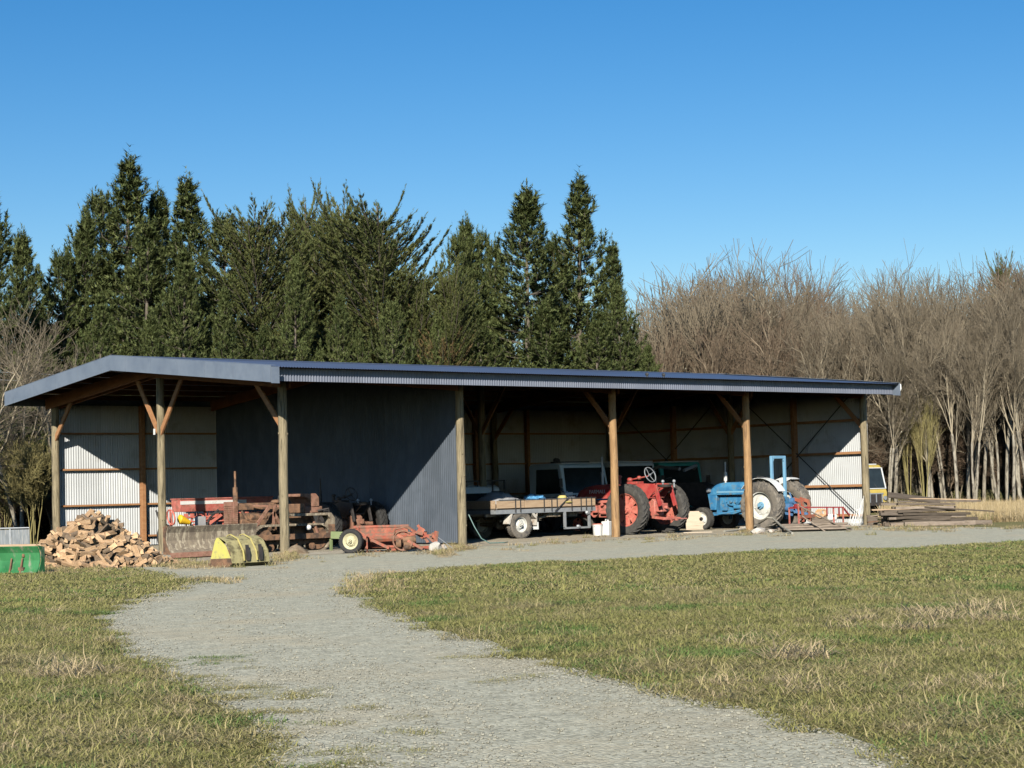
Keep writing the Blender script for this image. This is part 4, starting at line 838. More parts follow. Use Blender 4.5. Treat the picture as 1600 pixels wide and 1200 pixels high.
b = MB(); b.box((1.50, .1, .34), (.02, .27, .2)); b.build('mudflap', 'offwhite', td)
b = MB(); b.bar((2.5, -.02, .69), (2.5, -.02, .24), .06); b.bar((3.42, -.02, .69), (3.42, -.02, .24), .06); b.bar((2.47, -.02, .24), (3.45, -.02, .24), .05); b.lump((3.0, -.03, .27), (.08, .05, .05), 2, .2); b.lump((3.35, -.03, .64), (.08, .06, .06), 2, .2); b.build('rear_step', 'galv', td)
b = MB(); b.box((2.2, .2, .62), (.5, .2, .1)); b.box((3.0, .3, .62), (.35, .2, .14)); b.lump((1.75, .3, .52), (.14, .1, .08), 5, .3); b.tube([(1.5, .2, .5), (1.8, .2, .55), (2.1, .2, .6)], .03); b.box((2.5, .6, .58), (.9, .1, .08)); b.lump((1.9, .8, .3), (.2, .15, .14), 2, .2); b.build('underbody_gear', 'mud', td)
# load on the trailer
b = MB(); rr = random.Random(5); G_ = []
nx, ny = 16, 9
for i in range(nx):
    for j in range(ny):
        u = i/(nx-1); v = j/(ny-1); z = .83+.44*(math.sin(math.pi*min(1, max(0, u)))**.4)*(math.sin(math.pi*v)**.35)*(1+.25*nz(i*.6, j*.6)) ; G_.append((.06+u*1.2, .08+v*1.2, z-.0 if 0 < i < nx-1 and 0 < j < ny-1 else .828))
b.add(G_, [(i*ny+j, (i+1)*ny+j, (i+1)*ny+j+1, i*ny+j+1) for i in range(nx-1) for j in range(ny-1)]); tp = b.build('grey_tarpaulin', 'tarp', ang=80); tp.location = td.location; tag(tp, 'lumpy grey tarpaulin covering a load at the left end of the trailer deck', 'tarpaulin')
b = MB(); b.lump((0, 0, .06), (.26, .2, .15), 3, .25, 3); b.lump((.26, -.05, .04), (.14, .12, .13), 5, .3); o = b.build('blue_sheet', 'bluebag'); o.location = (8.36+1.62, 2.65, .99); tag(o, 'crumpled bright blue plastic sheet on the trailer deck', 'plastic sheet')
b = MB(); b.bar((0, 0, .0), (.6, .1, .28), .03); o = b.build('wooden_stick', 'board'); o.location = (8.36+1.45, 2.9, .86); tag(o, 'stick poking up out of the blue sheet on the trailer', 'stick')
o = thing('straw_hat', 'yellow straw sun hat with pale band lying on the trailer sideboard', 'hat', (8.36+2.62, 2.55, .98))
b = MB(); b.lathe([(.01, .17), (.10, .165), (.125, .13), (.13, .04), (.26, .0), (.30, -.02), (.30, -.03), (.25, -.01), (.01, .0)], n=24); b.build('brim_and_crown', 'straw', o)
b = MB(); b.lathe([(.1335, .05), (.1335, .09), (.128, .09), (.128, .05)], n=24, closed=True); b.build('hat_band', 'white', o)
o = thing('small_engine', 'small white and silver petrol engine beside the straw hat on the trailer', 'engine', (8.36+3.05, 2.75, .828))
b = MB(); b.box((0, 0, .16), (.3, .26, .28)); b.cyl((0, -.16, .16), (0, -.13, .16), .11, n=16); b.build('engine_block', 'galv', o, bevel=.03)
b = MB(); b.box((-.06, 0, .35), (.28, .2, .1)); b.cyl((-.06, 0, .40), (-.06, 0, .43), .03); b.build('fuel_tank', 'white', o, bevel=.03)
b = MB(); b.cyl((.22, 0, .2), (.22, 0, .32), .06, n=12); b.build('silencer', 'dark', o)

# white pails by the third post
def pail(label, p, r, h, lid=None):
    t = thing('white_pail', label, 'pail', p); b = MB(); b.lathe([(r*.88, 0), (r, h), (r*1.05, h), (r*1.05, h-.02), (r*1.05, h-.03), (r*1.01, h-.03), (r*.9, 0.0)], n=24); b.build('pail_body', 'white', t)
    b = MB(); b.tube([(r*1.05*math.cos(a), r*1.05*math.sin(a)*.3-.02, h-.05-.14*math.sin(a)*0-.10*abs(math.sin(a))) for a in [math.pi*i/10 for i in range(11)]], .006, 5); b.build('pail_handle', 'wire', t)
    if lid: b = MB(); b.lathe([(.01, h+.015), (r*.95, h+.012), (r*1.07, h-.0), (r*1.07, h-.012), (.01, h-.008)], n=24); b.build('pail_lid', lid, t)
pail('white pail with a red lid standing by the small front wheel of the red tractor', gp(934, 837.5), .135, .33, 'redrim')
p = gp(953, 837); o = thing('square_drum', 'white square plastic drum half hidden behind the third front post', 'drum', p+Vector((0, .1, 0)), .3)
b = MB(); b.box((0, 0, .2), (.26, .24, .40)); b.build('drum_body', 'white', o, bevel=.025)
b = MB(); b.cyl((.05, 0, .4), (.05, 0, .44), .03); b.tube([(-.1, 0, .4), (-.08, 0, .45), (0, 0, .45), (.0, 0, .4)], .012); b.build('drum_cap', 'white', o)
# plywood panel
p0 = gp(1070, 831); b = MB(); b.box((.0, 0, .28), (.66, .02, .56), (math.radians(-12), 0, 0)); o = b.build('plywood_panel', 'ply'); o.location = (16.35, 2.55, 0.01); o.rotation_euler = (0, 0, YAW_IM+.1); tag(o, 'bleached plywood panel leaning between the red and blue tractors', 'panel')
b = MB(); b.box((0, 0, .02), (.8, .14, .03)); o = b.build('timber_offcut', 'ply'); o.location = gp(1090, 833); o.rotation_euler = (0, 0, YAW_IM); tag(o, 'flat timber offcut on the ground under the plywood panel', 'timber')
# hose by the partition end post
b = MB(); b.tube([(5.45, -.05, .75), (5.5, -.2, .45), (5.62, -.32, .15), (5.8, -.42, .03), (6.2, -.5, .03), (6.5, -.3, .03)], .012, 6); tag(b.build('garden_hose', 'hose'), 'thin green garden hose hanging down beside the partition end post', 'hose')
# hoop of pipe on the left rear wall
b = MB(); b.tube([(3.0, 10.9, 1.0), (2.95, 10.6, .7), (3.1, 10.5, .3), (3.5, 10.4, .1), (3.4, 10.9, .5), (3.1, 11.0, .95)], .03, 8); tag(b.build('coiled_pipe', 'wire'), 'loop of black pipe leaning on the orange stud of the left rear wall', 'pipe')

# ------------------------------------------------------------------ clutter at the right end
def plank(label, c, L, W_, T, yaw, pitch=0, m='board', grp=None, name='plank', roll=0):
    b = MB(); n = 6; rr = random.Random(int(c[0]*100)+int(c[2]*1000)); secs = []
    for i in range(n+1):
        x = -L/2+L*i/n; wz = T/2; dz = rr.uniform(-.006, .006); dw = rr.uniform(-.004, .004); secs += [(x, -W_/2+dw, -wz+dz), (x, W_/2+dw, -wz+dz), (x, W_/2+dw, wz+dz), (x, -W_/2+dw, wz+dz)]
    b.add(secs, [(4*i+j, 4*i+(j+1) % 4, 4*i+4+(j+1) % 4, 4*i+4+j) for i in range(n) for j in range(4)]+[(3, 2, 1, 0), (4*n, 4*n+1, 4*n+2, 4*n+3)])
    o = b.build(name, m, bevel=.003); o.location = c; o.rotation_euler = (roll, pitch, yaw); return tag(o, label, 'plank', grp)
base = gp(1460, 822); bx = base + IMF*.7 - IMR*.12
TS = 'timber boards stacked beyond the right end post'
ORD = ['lowest', 'second', 'third', 'fourth', 'fifth', 'sixth', 'seventh', 'eighth', 'ninth', 'tenth', 'eleventh', 'uppermost']
lay = [(-.0, .05, 3.0, .22, .07), (.1, .06, 2.9, .2, .07), (.2, .13, 2.7, .25, .06), (-.25, .14, 2.5, .2, .06), (.05, .20, 2.9, .22, .05), (-.2, .21, 2.6, .22, .05), (.15, .27, 2.6, .25, .05), (-.35, .28, 2.2, .2, .06), (.0, .35, 2.5, .25, .05), (-.3, .36, 2.4, .2, .05), (.1, .42, 2.7, .22, .05), (-.15, .50, 2.4, .22, .05)]
kk = 0
for li, (dx, z, L, W_, T) in enumerate(lay):
    for row in range(2):
        c = bx + IMR*(dx+random.uniform(-.2, .2)) + IMF*(row*.28-.12+random.uniform(-.04, .04)); kk += 1
        plank('weathered board in the %s layer of the timber stack, %s row' % (ORD[li], 'back' if row else 'front'), (c.x, c.y, z*1.25), L*.74+random.uniform(-.5, .25), W_, T*1.4, YAW_IM+random.uniform(-.14, .14), random.uniform(-.03, .04), 'board' if kk % 3 == 0 else 'darkboard', TS)
c = bx - IMR*.28; plank('dark wide board tipped up on top of the timber stack', (c.x, c.y, .80), 1.5, .28, .04, YAW_IM-.05, math.radians(9), 'darkboard', TS, roll=.5)
c = bx + IMR*.35; plank('long pale tan beam along the top of the timber stack', (c.x, c.y-.1, .70), 2.4, .10, .05, YAW_IM-.02, math.radians(1), 'board', TS)
c = bx + IMR*.55; plank('thin orange tinted plank jutting right from the top of the stack', (c.x, c.y, .75), 2.0, .10, .03, YAW_IM+.04, math.radians(2.5), 'deckwood', TS)
c = bx + IMR*.95 - IMF*.2; plank('longest thin dark plank reaching right into the dry grass', (c.x, c.y, .45), 2.0, .15, .04, YAW_IM, math.radians(5), 'darkboard', TS)
c = bx + IMR*.75 - IMF*.5; plank('low grey sleeper on the ground at the right foot of the stack', (c.x, c.y, .07), 2.1, .22, .12, YAW_IM+.02, 0, 'board', TS)
c = bx + IMR*.3 - IMF*.55; plank('brown sleeper on the ground in front of the timber stack', (c.x, c.y, .07), 2.0, .22, .12, YAW_IM-.03, 0, 'board', TS)
# broken pallet heap close to the end post
base = gp(1392, 821) + IMF*.5; PB = 'broken pallet boards by the right end post'
for i in range(3):
    c = base + IMR*(-.45+.42*i); plank('upright bearer block under the pale board of the pallet heap, %s' % ['left', 'middle', 'right'][i], (c.x, c.y, .16), .3, .1, .3, YAW_IM+random.uniform(-.3, .3), 0, 'board', PB, 'pallet_bearer')
for i in range(7):
    c = base + IMR*random.uniform(-.25, .3) + IMF*random.uniform(-.3, .3); plank('splintered board %s of the low heap right of the end post' % ['at the bottom', 'second from the bottom', 'third from the bottom', 'in the middle', 'third from the top', 'second from the top', 'near the top'][i], (c.x, c.y, .05+.055*i), random.uniform(.8, 1.3), .12, .03, YAW_IM+random.uniform(-.5, .5), random.uniform(-.12, .12), 'board' if i % 2 else 'rust', PB, 'pallet_board')
c = base + IMR*.1; plank('pale yellow board lying level on top of the pallet heap', (c.x, c.y, .46), 1.15, .3, .04, YAW_IM, .01, 'deckwood', PB, 'pallet_board')
o = thing('broken_cistern', 'cracked white plastic cistern among the broken pallet boards', 'container', gp(1397, 822), .2)
b = MB(); b.box((0, 0, .09), (.26, .2, .16)); b.build('tank', 'white', o, bevel=.02)
b = MB(); b.tube([(.1, 0, .15), (.13, 0, .28), (.11, .02, .38)], .02, 8); b.build('spout', 'white', o)
# low pallet stack, red frame and other bits left of the end post
base = gp(1275, 831) + IMF*.45; LP = 'flat boards under the red frame'
for i, (dx, df, z, L) in enumerate([(-.35, 0, .03, 1.1), (.4, .1, .03, 1.3), (0, -.1, .08, 1.7), (-.1, .2, .09, 1.7), (.1, 0, .14, 1.8), (-.25, .15, .19, 1.2), (.35, .05, .2, 1.2)]):
    c = base + IMR*dx + IMF*df; plank('low grey board beneath the red frame, %s' % ['bottom one at the left', 'bottom one at the right', 'long one in the second layer', 'long one in the third layer', 'longest one in the fourth layer', 'short one on top at the left', 'short one on top at the right'][i], (c.x, c.y, z), L, .24, .05, YAW_IM+random.uniform(-.06, .06), 0, 'board', LP)
c = base+IMR*.28-IMF*.1; plank('grey board leaning diagonally from the red frame down to the ground', (c.x, c.y, .36), 1.5, .09, .03, YAW_IM, math.radians(28), 'board', LP)
c = base+IMR*.0-IMF*.2; plank('short brown board tilted over the low pile, left of the leaning one', (c.x, c.y, .2), .8, .1, .03, YAW_IM, math.radians(35), 'board', LP)
a = gp(1252, 829)+IMF*.4; bb = gp(1322, 826)+IMF*.4
fr_ = thing('red_frame', 'thin red steel trestle frame with pale legs standing over the low boards', 'frame', a, math.atan2(bb.y-a.y, bb.x-a.x)); Lf = (bb-a).length
b = MB()
for y in (0, .4): b.bar((0, y, 0), (0, y, .74 if y == 0 else .64), .035); b.bar((Lf, y, 0), (Lf, y, .60), .035)
b.build('frame_leg', 'redpale', fr_)
b = MB(); b.bar((.05, 0, .64), (Lf, 0, .60), .035); b.bar((.05, .4, .64), (Lf, .4, .60), .035); b.bar((0, 0, .62), (0, .4, .62), .035); b.bar((Lf, 0, .6), (Lf, .4, .6), .035); b.bar((Lf, 0, .6), (Lf+.28, .05, .36), .04); b.bar((Lf-.15, 0, .6), (Lf-.15, 0, .35), .03); b.bar((Lf-.25, .4, .6), (Lf-.25, .4, .35), .03); b.bar((.02, .2, .64), (.1, .2, .72), .06); b.build('frame_rail', 'maroon', fr_)
o = thing('white_jerrycan', 'rounded white plastic jerrycan lying on the boards under the red frame', 'jerrycan', gp(1303, 824)+IMF*.3+Vector((0, 0, .19)), .1+YAW_IM)
b = MB(); b.box((0, 0, .1), (.3, .2, .2)); b.build('can_body', 'white', o, bevel=.06)
b = MB(); b.cyl((.15, 0, .12), (.19, 0, .12), .03); b.build('can_cap', 'orange', o)
o = thing('rope_coil', 'coil of orange rope behind the red frame', 'rope', gp(1293, 824)+IMF*.9+Vector((0, 0, .30)), YAW_IM)
b = MB()
for i in range(5): b.M = Matrix.Translation((.03*i-.05, .05, .1+.008*i)) @ Euler((math.radians(70+8*i), .2*i, 0)).to_matrix().to_4x4(); b.tube([((.13-.012*i)*math.cos(a*math.pi/9), (.13-.012*i)*math.sin(a*math.pi/9), 0) for a in range(19)], .016, 6)
b.build('coil', 'orange', o)
b = MB(); b.box((0, .15, -.15), (.6, .2, .3)); b.build('coil_block', 'board', o)
rb = MB(); rr = random.Random(3); e = gp(1339, 822)+IMF*.1; q_ = Vector((0, 0, 0))
for i in range(13):
    x = -.2+.034*i; top = .40+.4*(i/12)**2+rr.uniform(-.12, .12)
    rb.tube([IMR*(x-.08)+Vector((0, 0, 0)), IMR*(x+.0)+IMF*rr.uniform(-.05, .05)+Vector((0, 0, top*.5)), IMR*(x+.06)+IMF*.08+Vector((0, 0, top))], rr.uniform(.006, .011), 6)
o = rb.build('plastic_netting', 'white'); o.location = e; tag(o, 'bundle of white plastic strips propped against the right end post', 'netting')
# pipes and stones near the fourth post
b = MB(); b.tube([gp(1132, 832)+Vector((0, 0, .03)), gp(1160, 830)+Vector((0, 0, .05)), gp(1183, 828)+Vector((0, 0, .12)), gp(1196, 826)+Vector((0, 0, .22))], .03, 8); tag(b.build('poly_pipe', 'pipe'), 'dull poly pipe lying across the ground left of the fourth post', 'pipe')
b = MB(); b.tube([gp(1186, 829)+Vector((0, 0, .2)), gp(1200, 830)+Vector((0, 0, .38)), gp(1208, 830)+Vector((0, 0, .36)), gp(1222, 832)+Vector((0, 0, .16)), gp(1238, 835)+Vector((0, 0, .03))], .03, 8); tag(b.build('poly_pipe', 'pipe'), 'bent grey pipe arching in front of the blue tractor rear wheel', 'pipe')
for x, y, s_, lb in ((1185, 834, .16, 'flat pale rock right of the fourth post'), (1162, 829, .12, 'round stone left of the fourth post'), (1205, 832, .10, 'small brown stone under the bent pipe')):
    b = MB(); b.lump((0, 0, s_*.4), (s_*1.3, s_, s_*.6), int(x), .25); o = b.build('stone', 'rock'); o.location = gp(x, y); tag(o, lb, 'rock')

# ------------------------------------------------------------------ left end: green blade, small gate, beam
a = gp(-60, 898); c = gp(62, 897)
gbz = thing('green_grader_blade', 'curved green steel grader blade standing on the grass at the left edge', 'grader blade', a, math.atan2(c.y-a.y, c.x-a.x)); Lb = (c-a).length
b = MB(); b.strip([(-.10, .01), (-.02, .10), (.03, .25), (.02, .40), (-.05, .52)], 0, Lb, .02); b.build('mouldboard', 'green', gbz)
b = MB(); b.prism([(-.10, .0), (.14, .0), (.14, .5), (-.05, .53), (.03, .40), (.04, .25), (-.02, .1)], Lb, Lb+.015); b.build('end_plate', 'green', gbz)
b = MB()
for x in (Lb-.38, Lb-.62): b.prism([(-.12, .0), (-.04, .08), (-.03, .30), (-.08, .12)], x, x+.03); 
b.lump((Lb-.36, -.0, .34), (.03, .03, .04), 2, .1); b.box((Lb-.36, -.06, .10), (.12, .05, .06)); b.box((Lb-.25, -.1, .02), (.3, .06, .03)); b.build('hinge_bracket', 'rust', gbz)
o = thing('galvanised_gate', 'small galvanised gate panel with grey sheeting at the left edge behind the beam', 'gate', ap(-40, 850, 50.0).xy.to_3d(), YAW_IM)
b = MB(); b.box((.7, 0, .34), (1.5, .006, .56)); b.build('gate_sheet', 'greysheet', o)
b = MB(); b.tube([(-.1, 0, 0), (-.1, 0, .66), (1.45, 0, .66), (1.45, 0, 0)], .022, 8); b.bar((.95, -.01, 0), (.95, -.01, .64), .03); b.bar((.35, -.01, 0), (.35, -.01, .64), .03); b.build('gate_frame', 'galv', o)
c = ap(20, 855, 40.5); plank('pale squared beam lying on blocks behind the green blade', (c.x, c.y, c.z), 1.7, .16, .11, YAW_IM, .0, 'deckwood', None, 'timber_beam')
for dx in (-.5, .5):
    cc = c+IMR*dx; b = MB(); b.box((0, 0, (c.z-.055)/2), (.2, .2, c.z-.055)); o = b.build('wood_block', 'board'); o.location = (cc.x, cc.y, 0); tag(o, 'wooden block holding up the %s end of the pale beam' % ('left' if dx < 0 else 'right'), 'block')

# ------------------------------------------------------------------ firewood heap
def log_mesh(i):
    rr = random.Random(i+50); b = MB(); L = rr.uniform(.24, .34); r = rr.uniform(.058, .10); kind = i % 3
    if kind == 0: out = [(0, 0)]+[(r*math.cos(a), r*math.sin(a)) for a in [math.radians(15+j*22) for j in range(5)]]
    elif kind == 1: out = [(-r*.7, -.2*r), (r*.8, -.35*r), (r*.75, .3*r), (r*.1, .75*r), (-r*.6, .55*r)]
    else: out = [(0, -.1*r)]+[(r*1.1*math.cos(a), r*1.1*math.sin(a)) for a in [math.radians(50+j*20) for j in range(5)]]
    cx = sum(p[0] for p in out)/len(out); cy = sum(p[1] for p in out)/len(out); n = 3; vs = []; m = len(out)
    for k in range(n+1):
        for p in out: vs.append((-L/2+L*k/n+(rr.uniform(-.02, .02) if k in (0, n) else 0), (p[0]-cx)*(1+rr.uniform(-.12, .12)), (p[1]-cy)*(1+rr.uniform(-.12, .12))))
    b.add(vs, [(k*m+j, k*m+(j+1) % m, (k+1)*m+(j+1) % m, (k+1)*m+j) for k in range(n) for j in range(m)]+[tuple(range(m))[::-1], tuple(n*m+j for j in range(m))])
    me = b.mesh('firewood_log', M['log'], 25); me.materials.append(M['bark'])
    if kind != 1:
        for pi, p in enumerate(me.polygons):
            if pi < n*m and 1 <= (pi % m) < m-1: p.material_index = 1
    return me
LOGS = [log_mesh(i) for i in range(12)]
pc = gp(150, 889) + IMF*1.22 - IMR*.34; HH = 1.06
def heap_z(u, v):
    d = math.hypot(u/(1.46 if u < 0 else 1.46), v/1.15); 
    return HH*max(0, 1-d**1.15)
rr = random.Random(21); GL = 'split firewood heaped at the left end of the shed'; placed = []
cand = 0
while len(placed) < 298 and cand < 30000:
    cand += 1; u = rr.uniform(-1.55, 1.6); v = rr.uniform(-1.15, .55)
    z = heap_z(u, v)
    if math.hypot(u/(1.50 if u < 0 else 1.55), v/1.2) > 1.04: continue
    if any((u-a)**2+(v-b_)**2+(z-c_)**2 < (.103)**2 for a, b_, c_ in placed): continue
    placed.append((u, v, z))
    o = bpy.data.objects.new('firewood_log', LOGS[rr.randrange(12)]); COL.objects.link(o)
    p = pc + IMR*u + IMF*v; o.location = (p.x, p.y, max(.05, z+.02+rr.uniform(-.02, .04))); o.rotation_euler = (rr.uniform(0, 6.28), rr.gauss(0, .42), rr.uniform(0, 6.28))
    tag(o, 'split log of pale brown firewood in the heap left of the shed', 'firewood log', GL)
b = MB(); n1, n2 = 40, 32; vs = []
for i in range(n1):
    for j in range(n2):
        u = -1.4+3.0*i/(n1-1); v = -1.2+2.4*j/(n2-1); p = pc+IMR*u+IMF*v; vs.append((p.x, p.y, heap_z(u, v)-.07+.03*nz(i*.9, j*.9)))
b.add(vs, [(i*n2+j, (i+1)*n2+j, (i+1)*n2+j+1, i*n2+j+1) for i in range(n1-1) for j in range(n2-1)]); tag(b.build('firewood_heap_core', 'bark', ang=0), 'mass of bark and buried firewood inside the heap', 'firewood', kind='stuff')

# earth heaped round the foot of two front posts
for px_, py_, w_, h_, lb in ((462, 866, .34, .22, 'mound of dry earth at the foot of the corner post'), (727, 855, .16, .07, 'low ridge of earth at the foot of the partition end post')):
    p = gp(px_, py_); b = MB(); n_ = 18; vs = [(0, 0, h_)]; fs = []
    for ring, (rf_, hf) in enumerate(((.3, .8), (.6, .42), (1.0, .0))):
        for k in range(n_):
            a = 2*math.pi*k/n_; r_ = w_*rf_*(1+.25*nz(math.cos(a)*1.3+px_, math.sin(a)*1.3, 1.2)); vs.append((r_*math.cos(a), r_*math.sin(a), h_*hf+(.02*nz(a*2, ring, 2) if hf else -.02)))
    for k in range(n_): fs.append((0, 1+k, 1+(k+1) % n_))
    for r0 in range(2):
        for k in range(n_): fs.append((1+r0*n_+k, 1+(r0+1)*n_+k, 1+(r0+1)*n_+(k+1) % n_, 1+r0*n_+(k+1) % n_))
    b.add(vs, fs); o = b.build('soil_mound', 'soil'); o.location = (p.x, p.y, .0); tag(o, lb, 'soil')
# ------------------------------------------------------------------ trees
M['pine'] = mat('pine_needles', (.048, .072, .021), (.088, .115, .034), .5, .7, coord='World', tint=(.155, .17, .06), spec=.25)
M['cypress'] = mat('cypress_sprays', (.055, .078, .024), (.095, .115, .035), .5, .7, coord='World', tint=(.15, .15, .05), spec=.25)
M['browncyp'] = mat('browning_sprays', (.16, .11, .05), (.12, .115, .045), .8, .8, coord='World', tint=(.24, .15, .07), spec=.2)
M['trunk'] = mat('conifer_bark', (.11, .09, .07), (.17, .145, .115), 8, .9)
M['twig'] = mat('grey_brown_twigs', (.175, .145, .10), (.24, .20, .14), .4, .9, coord='World', tint=(.36, .31, .22), spec=.15)
M['twigred'] = mat('red_brown_twigs', (.17, .12, .08), (.21, .16, .11), .4, .9, coord='World', tint=(.31, .25, .175), spec=.15)
M['twigyel'] = mat('mossy_yellow_stems', (.26, .22, .09), (.32, .28, .12), .6, .9, coord='World', tint=(.30, .25, .12), spec=.15)
M['palebark'] = mat('pale_trunk_bark', (.24, .21, .155), (.38, .345, .27), 3, .9, c3=(.10, .085, .065), s3=5, t3=.54, st=(1, 1, .4))
M['leafscrub'] = mat('olive_scrub_leaves', (.10, .11, .035), (.16, .155, .06), .8, .8, coord='World', tint=(.2, .18, .09), spec=.2)

def unit(a): return a/np.maximum(np.linalg.norm(a, axis=1, keepdims=True), 1e-9)
def needles(B, D, L, n, nl, w, ang, rng, curl=0):
    """B base, D direction, L length of each shoot -> triangles"""
    k = len(B); up = np.tile([0, 0, 1.0], (k, 1)); X = unit(np.cross(D, up)+1e-4); Y = np.cross(D, X)
    a = rng.random((k, n)); ph = rng.random((k, n))*2*np.pi; al = ang*(.6+.8*rng.random((k, n)))
    rad = X[:, None]*np.cos(ph)[..., None] + Y[:, None]*np.sin(ph)[..., None]
    p = B[:, None]+D[:, None]*(a*L[:, None])[..., None]
    nd = D[:, None]*np.cos(al)[..., None]+rad*np.sin(al)[..., None]
    side = np.cross(nd, rad); side /= np.maximum(np.linalg.norm(side, axis=2, keepdims=True), 1e-9)
    ln = nl*(.7+.6*rng.random((k, n)))[..., None]; ww = w*(.7+.6*rng.random((k, n)))[..., None]
    v0 = p-side*ww/2; v1 = p+side*ww/2; v2 = p+nd*ln
    V = np.stack([v0, v1, v2], 2).reshape(-1, 3); F = np.arange(len(V)).reshape(-1, 3)
    T = np.repeat(rng.random(k)**1.5*.7, n*3)+rng.random(len(V))*.15
    return V, F, T
def tubes_np(P0, P1, R0, R1, n=3, tint=None):
    k = len(P0); D = unit(P1-P0); up = np.where(np.abs(D[:, 2:3]) > .9, [[1.0, 0, 0]], [[0, 0, 1.0]]); X = unit(np.cross(D, up)); Y = np.cross(D, X); vs = []
    for P, R in ((P0, R0), (P1, R1)):
        for j in range(n):
            a = 2*np.pi*j/n; vs.append(P+(X*np.cos(a)+Y*np.sin(a))*R[:, None])
    V = np.stack(vs, 1).reshape(-1, 3); b = (np.arange(k)*2*n)[:, None]
    F = np.concatenate([b+np.array([[j, (j+1) % n, n+(j+1) % n, n+j]]) for j in range(n)], 0)
    T = np.repeat(tint if tint is not None else np.zeros(k), 2*n); return V, F, T
def tube_mesh(name, S, m, n=3, tint=None):
    S = np.array(S); V, F, T = tubes_np(S[:, 0:3], S[:, 3:6], S[:, 6], S[:, 7], n, tint); return np_mesh(name, V, F, m, T, smooth=True)

def pine_proto(seed, H, R, top_gap=.0, dens=1.0, base=.05, power=.92):
    rng = np.random.default_rng(seed); S = []; br = []
    R = R*1.5; H0 = H; H = H-.55
    z = base*H; B = []; D = []; L = []; lean = rng.normal(0, .012, 2)
    pts = [np.array([lean[0]*h*h/H, lean[1]*h*h/H, h]) for h in np.linspace(0, H, 9)]
    for a, b in zip(pts[:-1], pts[1:]): S.append([*a, *b, .16*(1-a[2]/H)*H/12+.02, .16*(1-b[2]/H)*H/12+.015])
    def axis(h): return np.array([lean[0]*h*h/H, lean[1]*h*h/H, h])
    def shoot(p, d, l): B.append(p); D.append(d/np.linalg.norm(d)); L.append(l)
    while z < H*.985:
        f = z/H; rr = R*(1-f)**power+.12; nb = rng.integers(6, 10); a0 = rng.random()*6.28
        if top_gap and .45 < f < .74 and rng.random() < top_gap: z += .25; continue
        for k in range(nb):
            a = a0+k*6.28/nb+rng.normal(0, .25); ln = rr*rng.uniform(.55, 1.2)
            el0 = -.02+.55*f**1.6+rng.normal(0, .09); p = axis(z); n = max(3, int(ln/.28)); pp = p.copy(); sv = np.array([-np.sin(a), np.cos(a), 0])
            for i in range(n):
                t = (i+1)/n; el = el0+.75*t**3+(.25*t if f > .7 else 0); d = np.array([np.cos(a)*np.cos(el), np.sin(a)*np.cos(el), np.sin(el)]); q = pp+d*ln/n
                br.append([*pp, *q, .03*(1-t)*(1-f)+.010, .03*(1-t)*(1-f)+.006])
                if t > .3 or f > .7:
                    ns = int(rng.integers(4, 8)*dens) if f < .75 else int(rng.integers(3, 5)*dens)
                    for _ in range(max(1, ns)):
                        lat = rng.normal(0, .30)*(1.05-t*.6)*(1-f*.7)*min(1.2, ln*.6); up_ = rng.uniform(.1, .9)
                        dd = d*.8+sv*np.sign(lat)*rng.uniform(.1, .7)+np.array([0, 0, up_]); shoot(q+sv*lat+d*rng.normal(0, .08)+np.array([0, 0, abs(lat)*.25+rng.normal(0, .05)]), dd, rng.uniform(.16, .36)*(1-.25*f))
                pp = q
            shoot(pp, np.array([d[0]*.3, d[1]*.3, 1.0]), rng.uniform(.3, .5))
            if rng.random() < .35: shoot(pp+rng.normal(0, .06, 3), np.array([0, 0, 1.0])+rng.normal(0, .12, 3), rng.uniform(.45, .7))
        z += rng.uniform(.34, .56)
    for _ in range(3): shoot(axis(H*.965), np.array([rng.normal(0, .12), rng.normal(0, .12), 1]), .6)
    shoot(axis(H*.99), np.array([0, 0, 1.0]), .7)
    V, F, T = needles(np.array(B), np.array(D), np.array(L), 17, .155, .034, .75, rng)
    crown = np_mesh('pine_crown', V, F, M['pine'], T)
    return tube_mesh('pine_trunk', S+br, M['trunk'], 4), crown
def cypress_proto(seed, H, R, m='cypress', nb=270, power=.5):
    rng = np.random.default_rng(seed); S = []; B = []; D = []; L = []
    for j in range(10): S.append([0, 0, H*j/11, 0, 0, H*(j+1)/11, .22*(1-j/11)+.02, .22*(1-(j+1)/11)+.02])
    for k in range(nb):
        f = (k+.5)/nb; f = f**.9; z = H*(.03+.82*f); a = rng.random()*6.28; rr = R*1.25*(1-f)**power+.35; el = .2+.42*f+rng.normal(0, .17)
        ln = rr*rng.uniform(.75, 1.15)/max(.35, math.cos(el)*.9); ln = min(ln, R*1.5)
        if rng.random() < .1: ln *= 1.12
        n = max(5, int(ln/.2)); pp = np.array([0, 0, z]); 
        for i in range(n):
            t = (i+1)/n; e = el+.28*t*t; d = np.array([np.cos(a)*np.cos(e), np.sin(a)*np.cos(e), np.sin(e)]); q = pp+d*ln/n
            S.append([*pp, *q, .03*(1-t)+.008, .03*(1-t)+.006])
            if t > .1:
                sidev = np.array([-np.sin(a), np.cos(a), 0]); w = .55*(1-t)+.12
                for s_ in (-1, 1):
                    for _ in range(2):
                        dd = d*rng.uniform(.7, 1.1)+sidev*s_*rng.uniform(.3, .9)*(1-.5*t)+np.array([0, 0, rng.uniform(-.1, .4)]); B.append(pp+(q-pp)*rng.random()+sidev*s_*rng.random()*w*.4); D.append(dd/np.linalg.norm(dd)); L.append(w*rng.uniform(.6, 1.1))
            pp = q
        B.append(pp-d*.15); D.append(d); L.append(.45)
    V, F, T = needles(np.array(B), np.array(D), np.array(L), 15, .115, .028, .5, rng)
    return tube_mesh('cypress_trunk', S, M['trunk'], 3), np_mesh('cypress_crown', V, F, M[m], T)
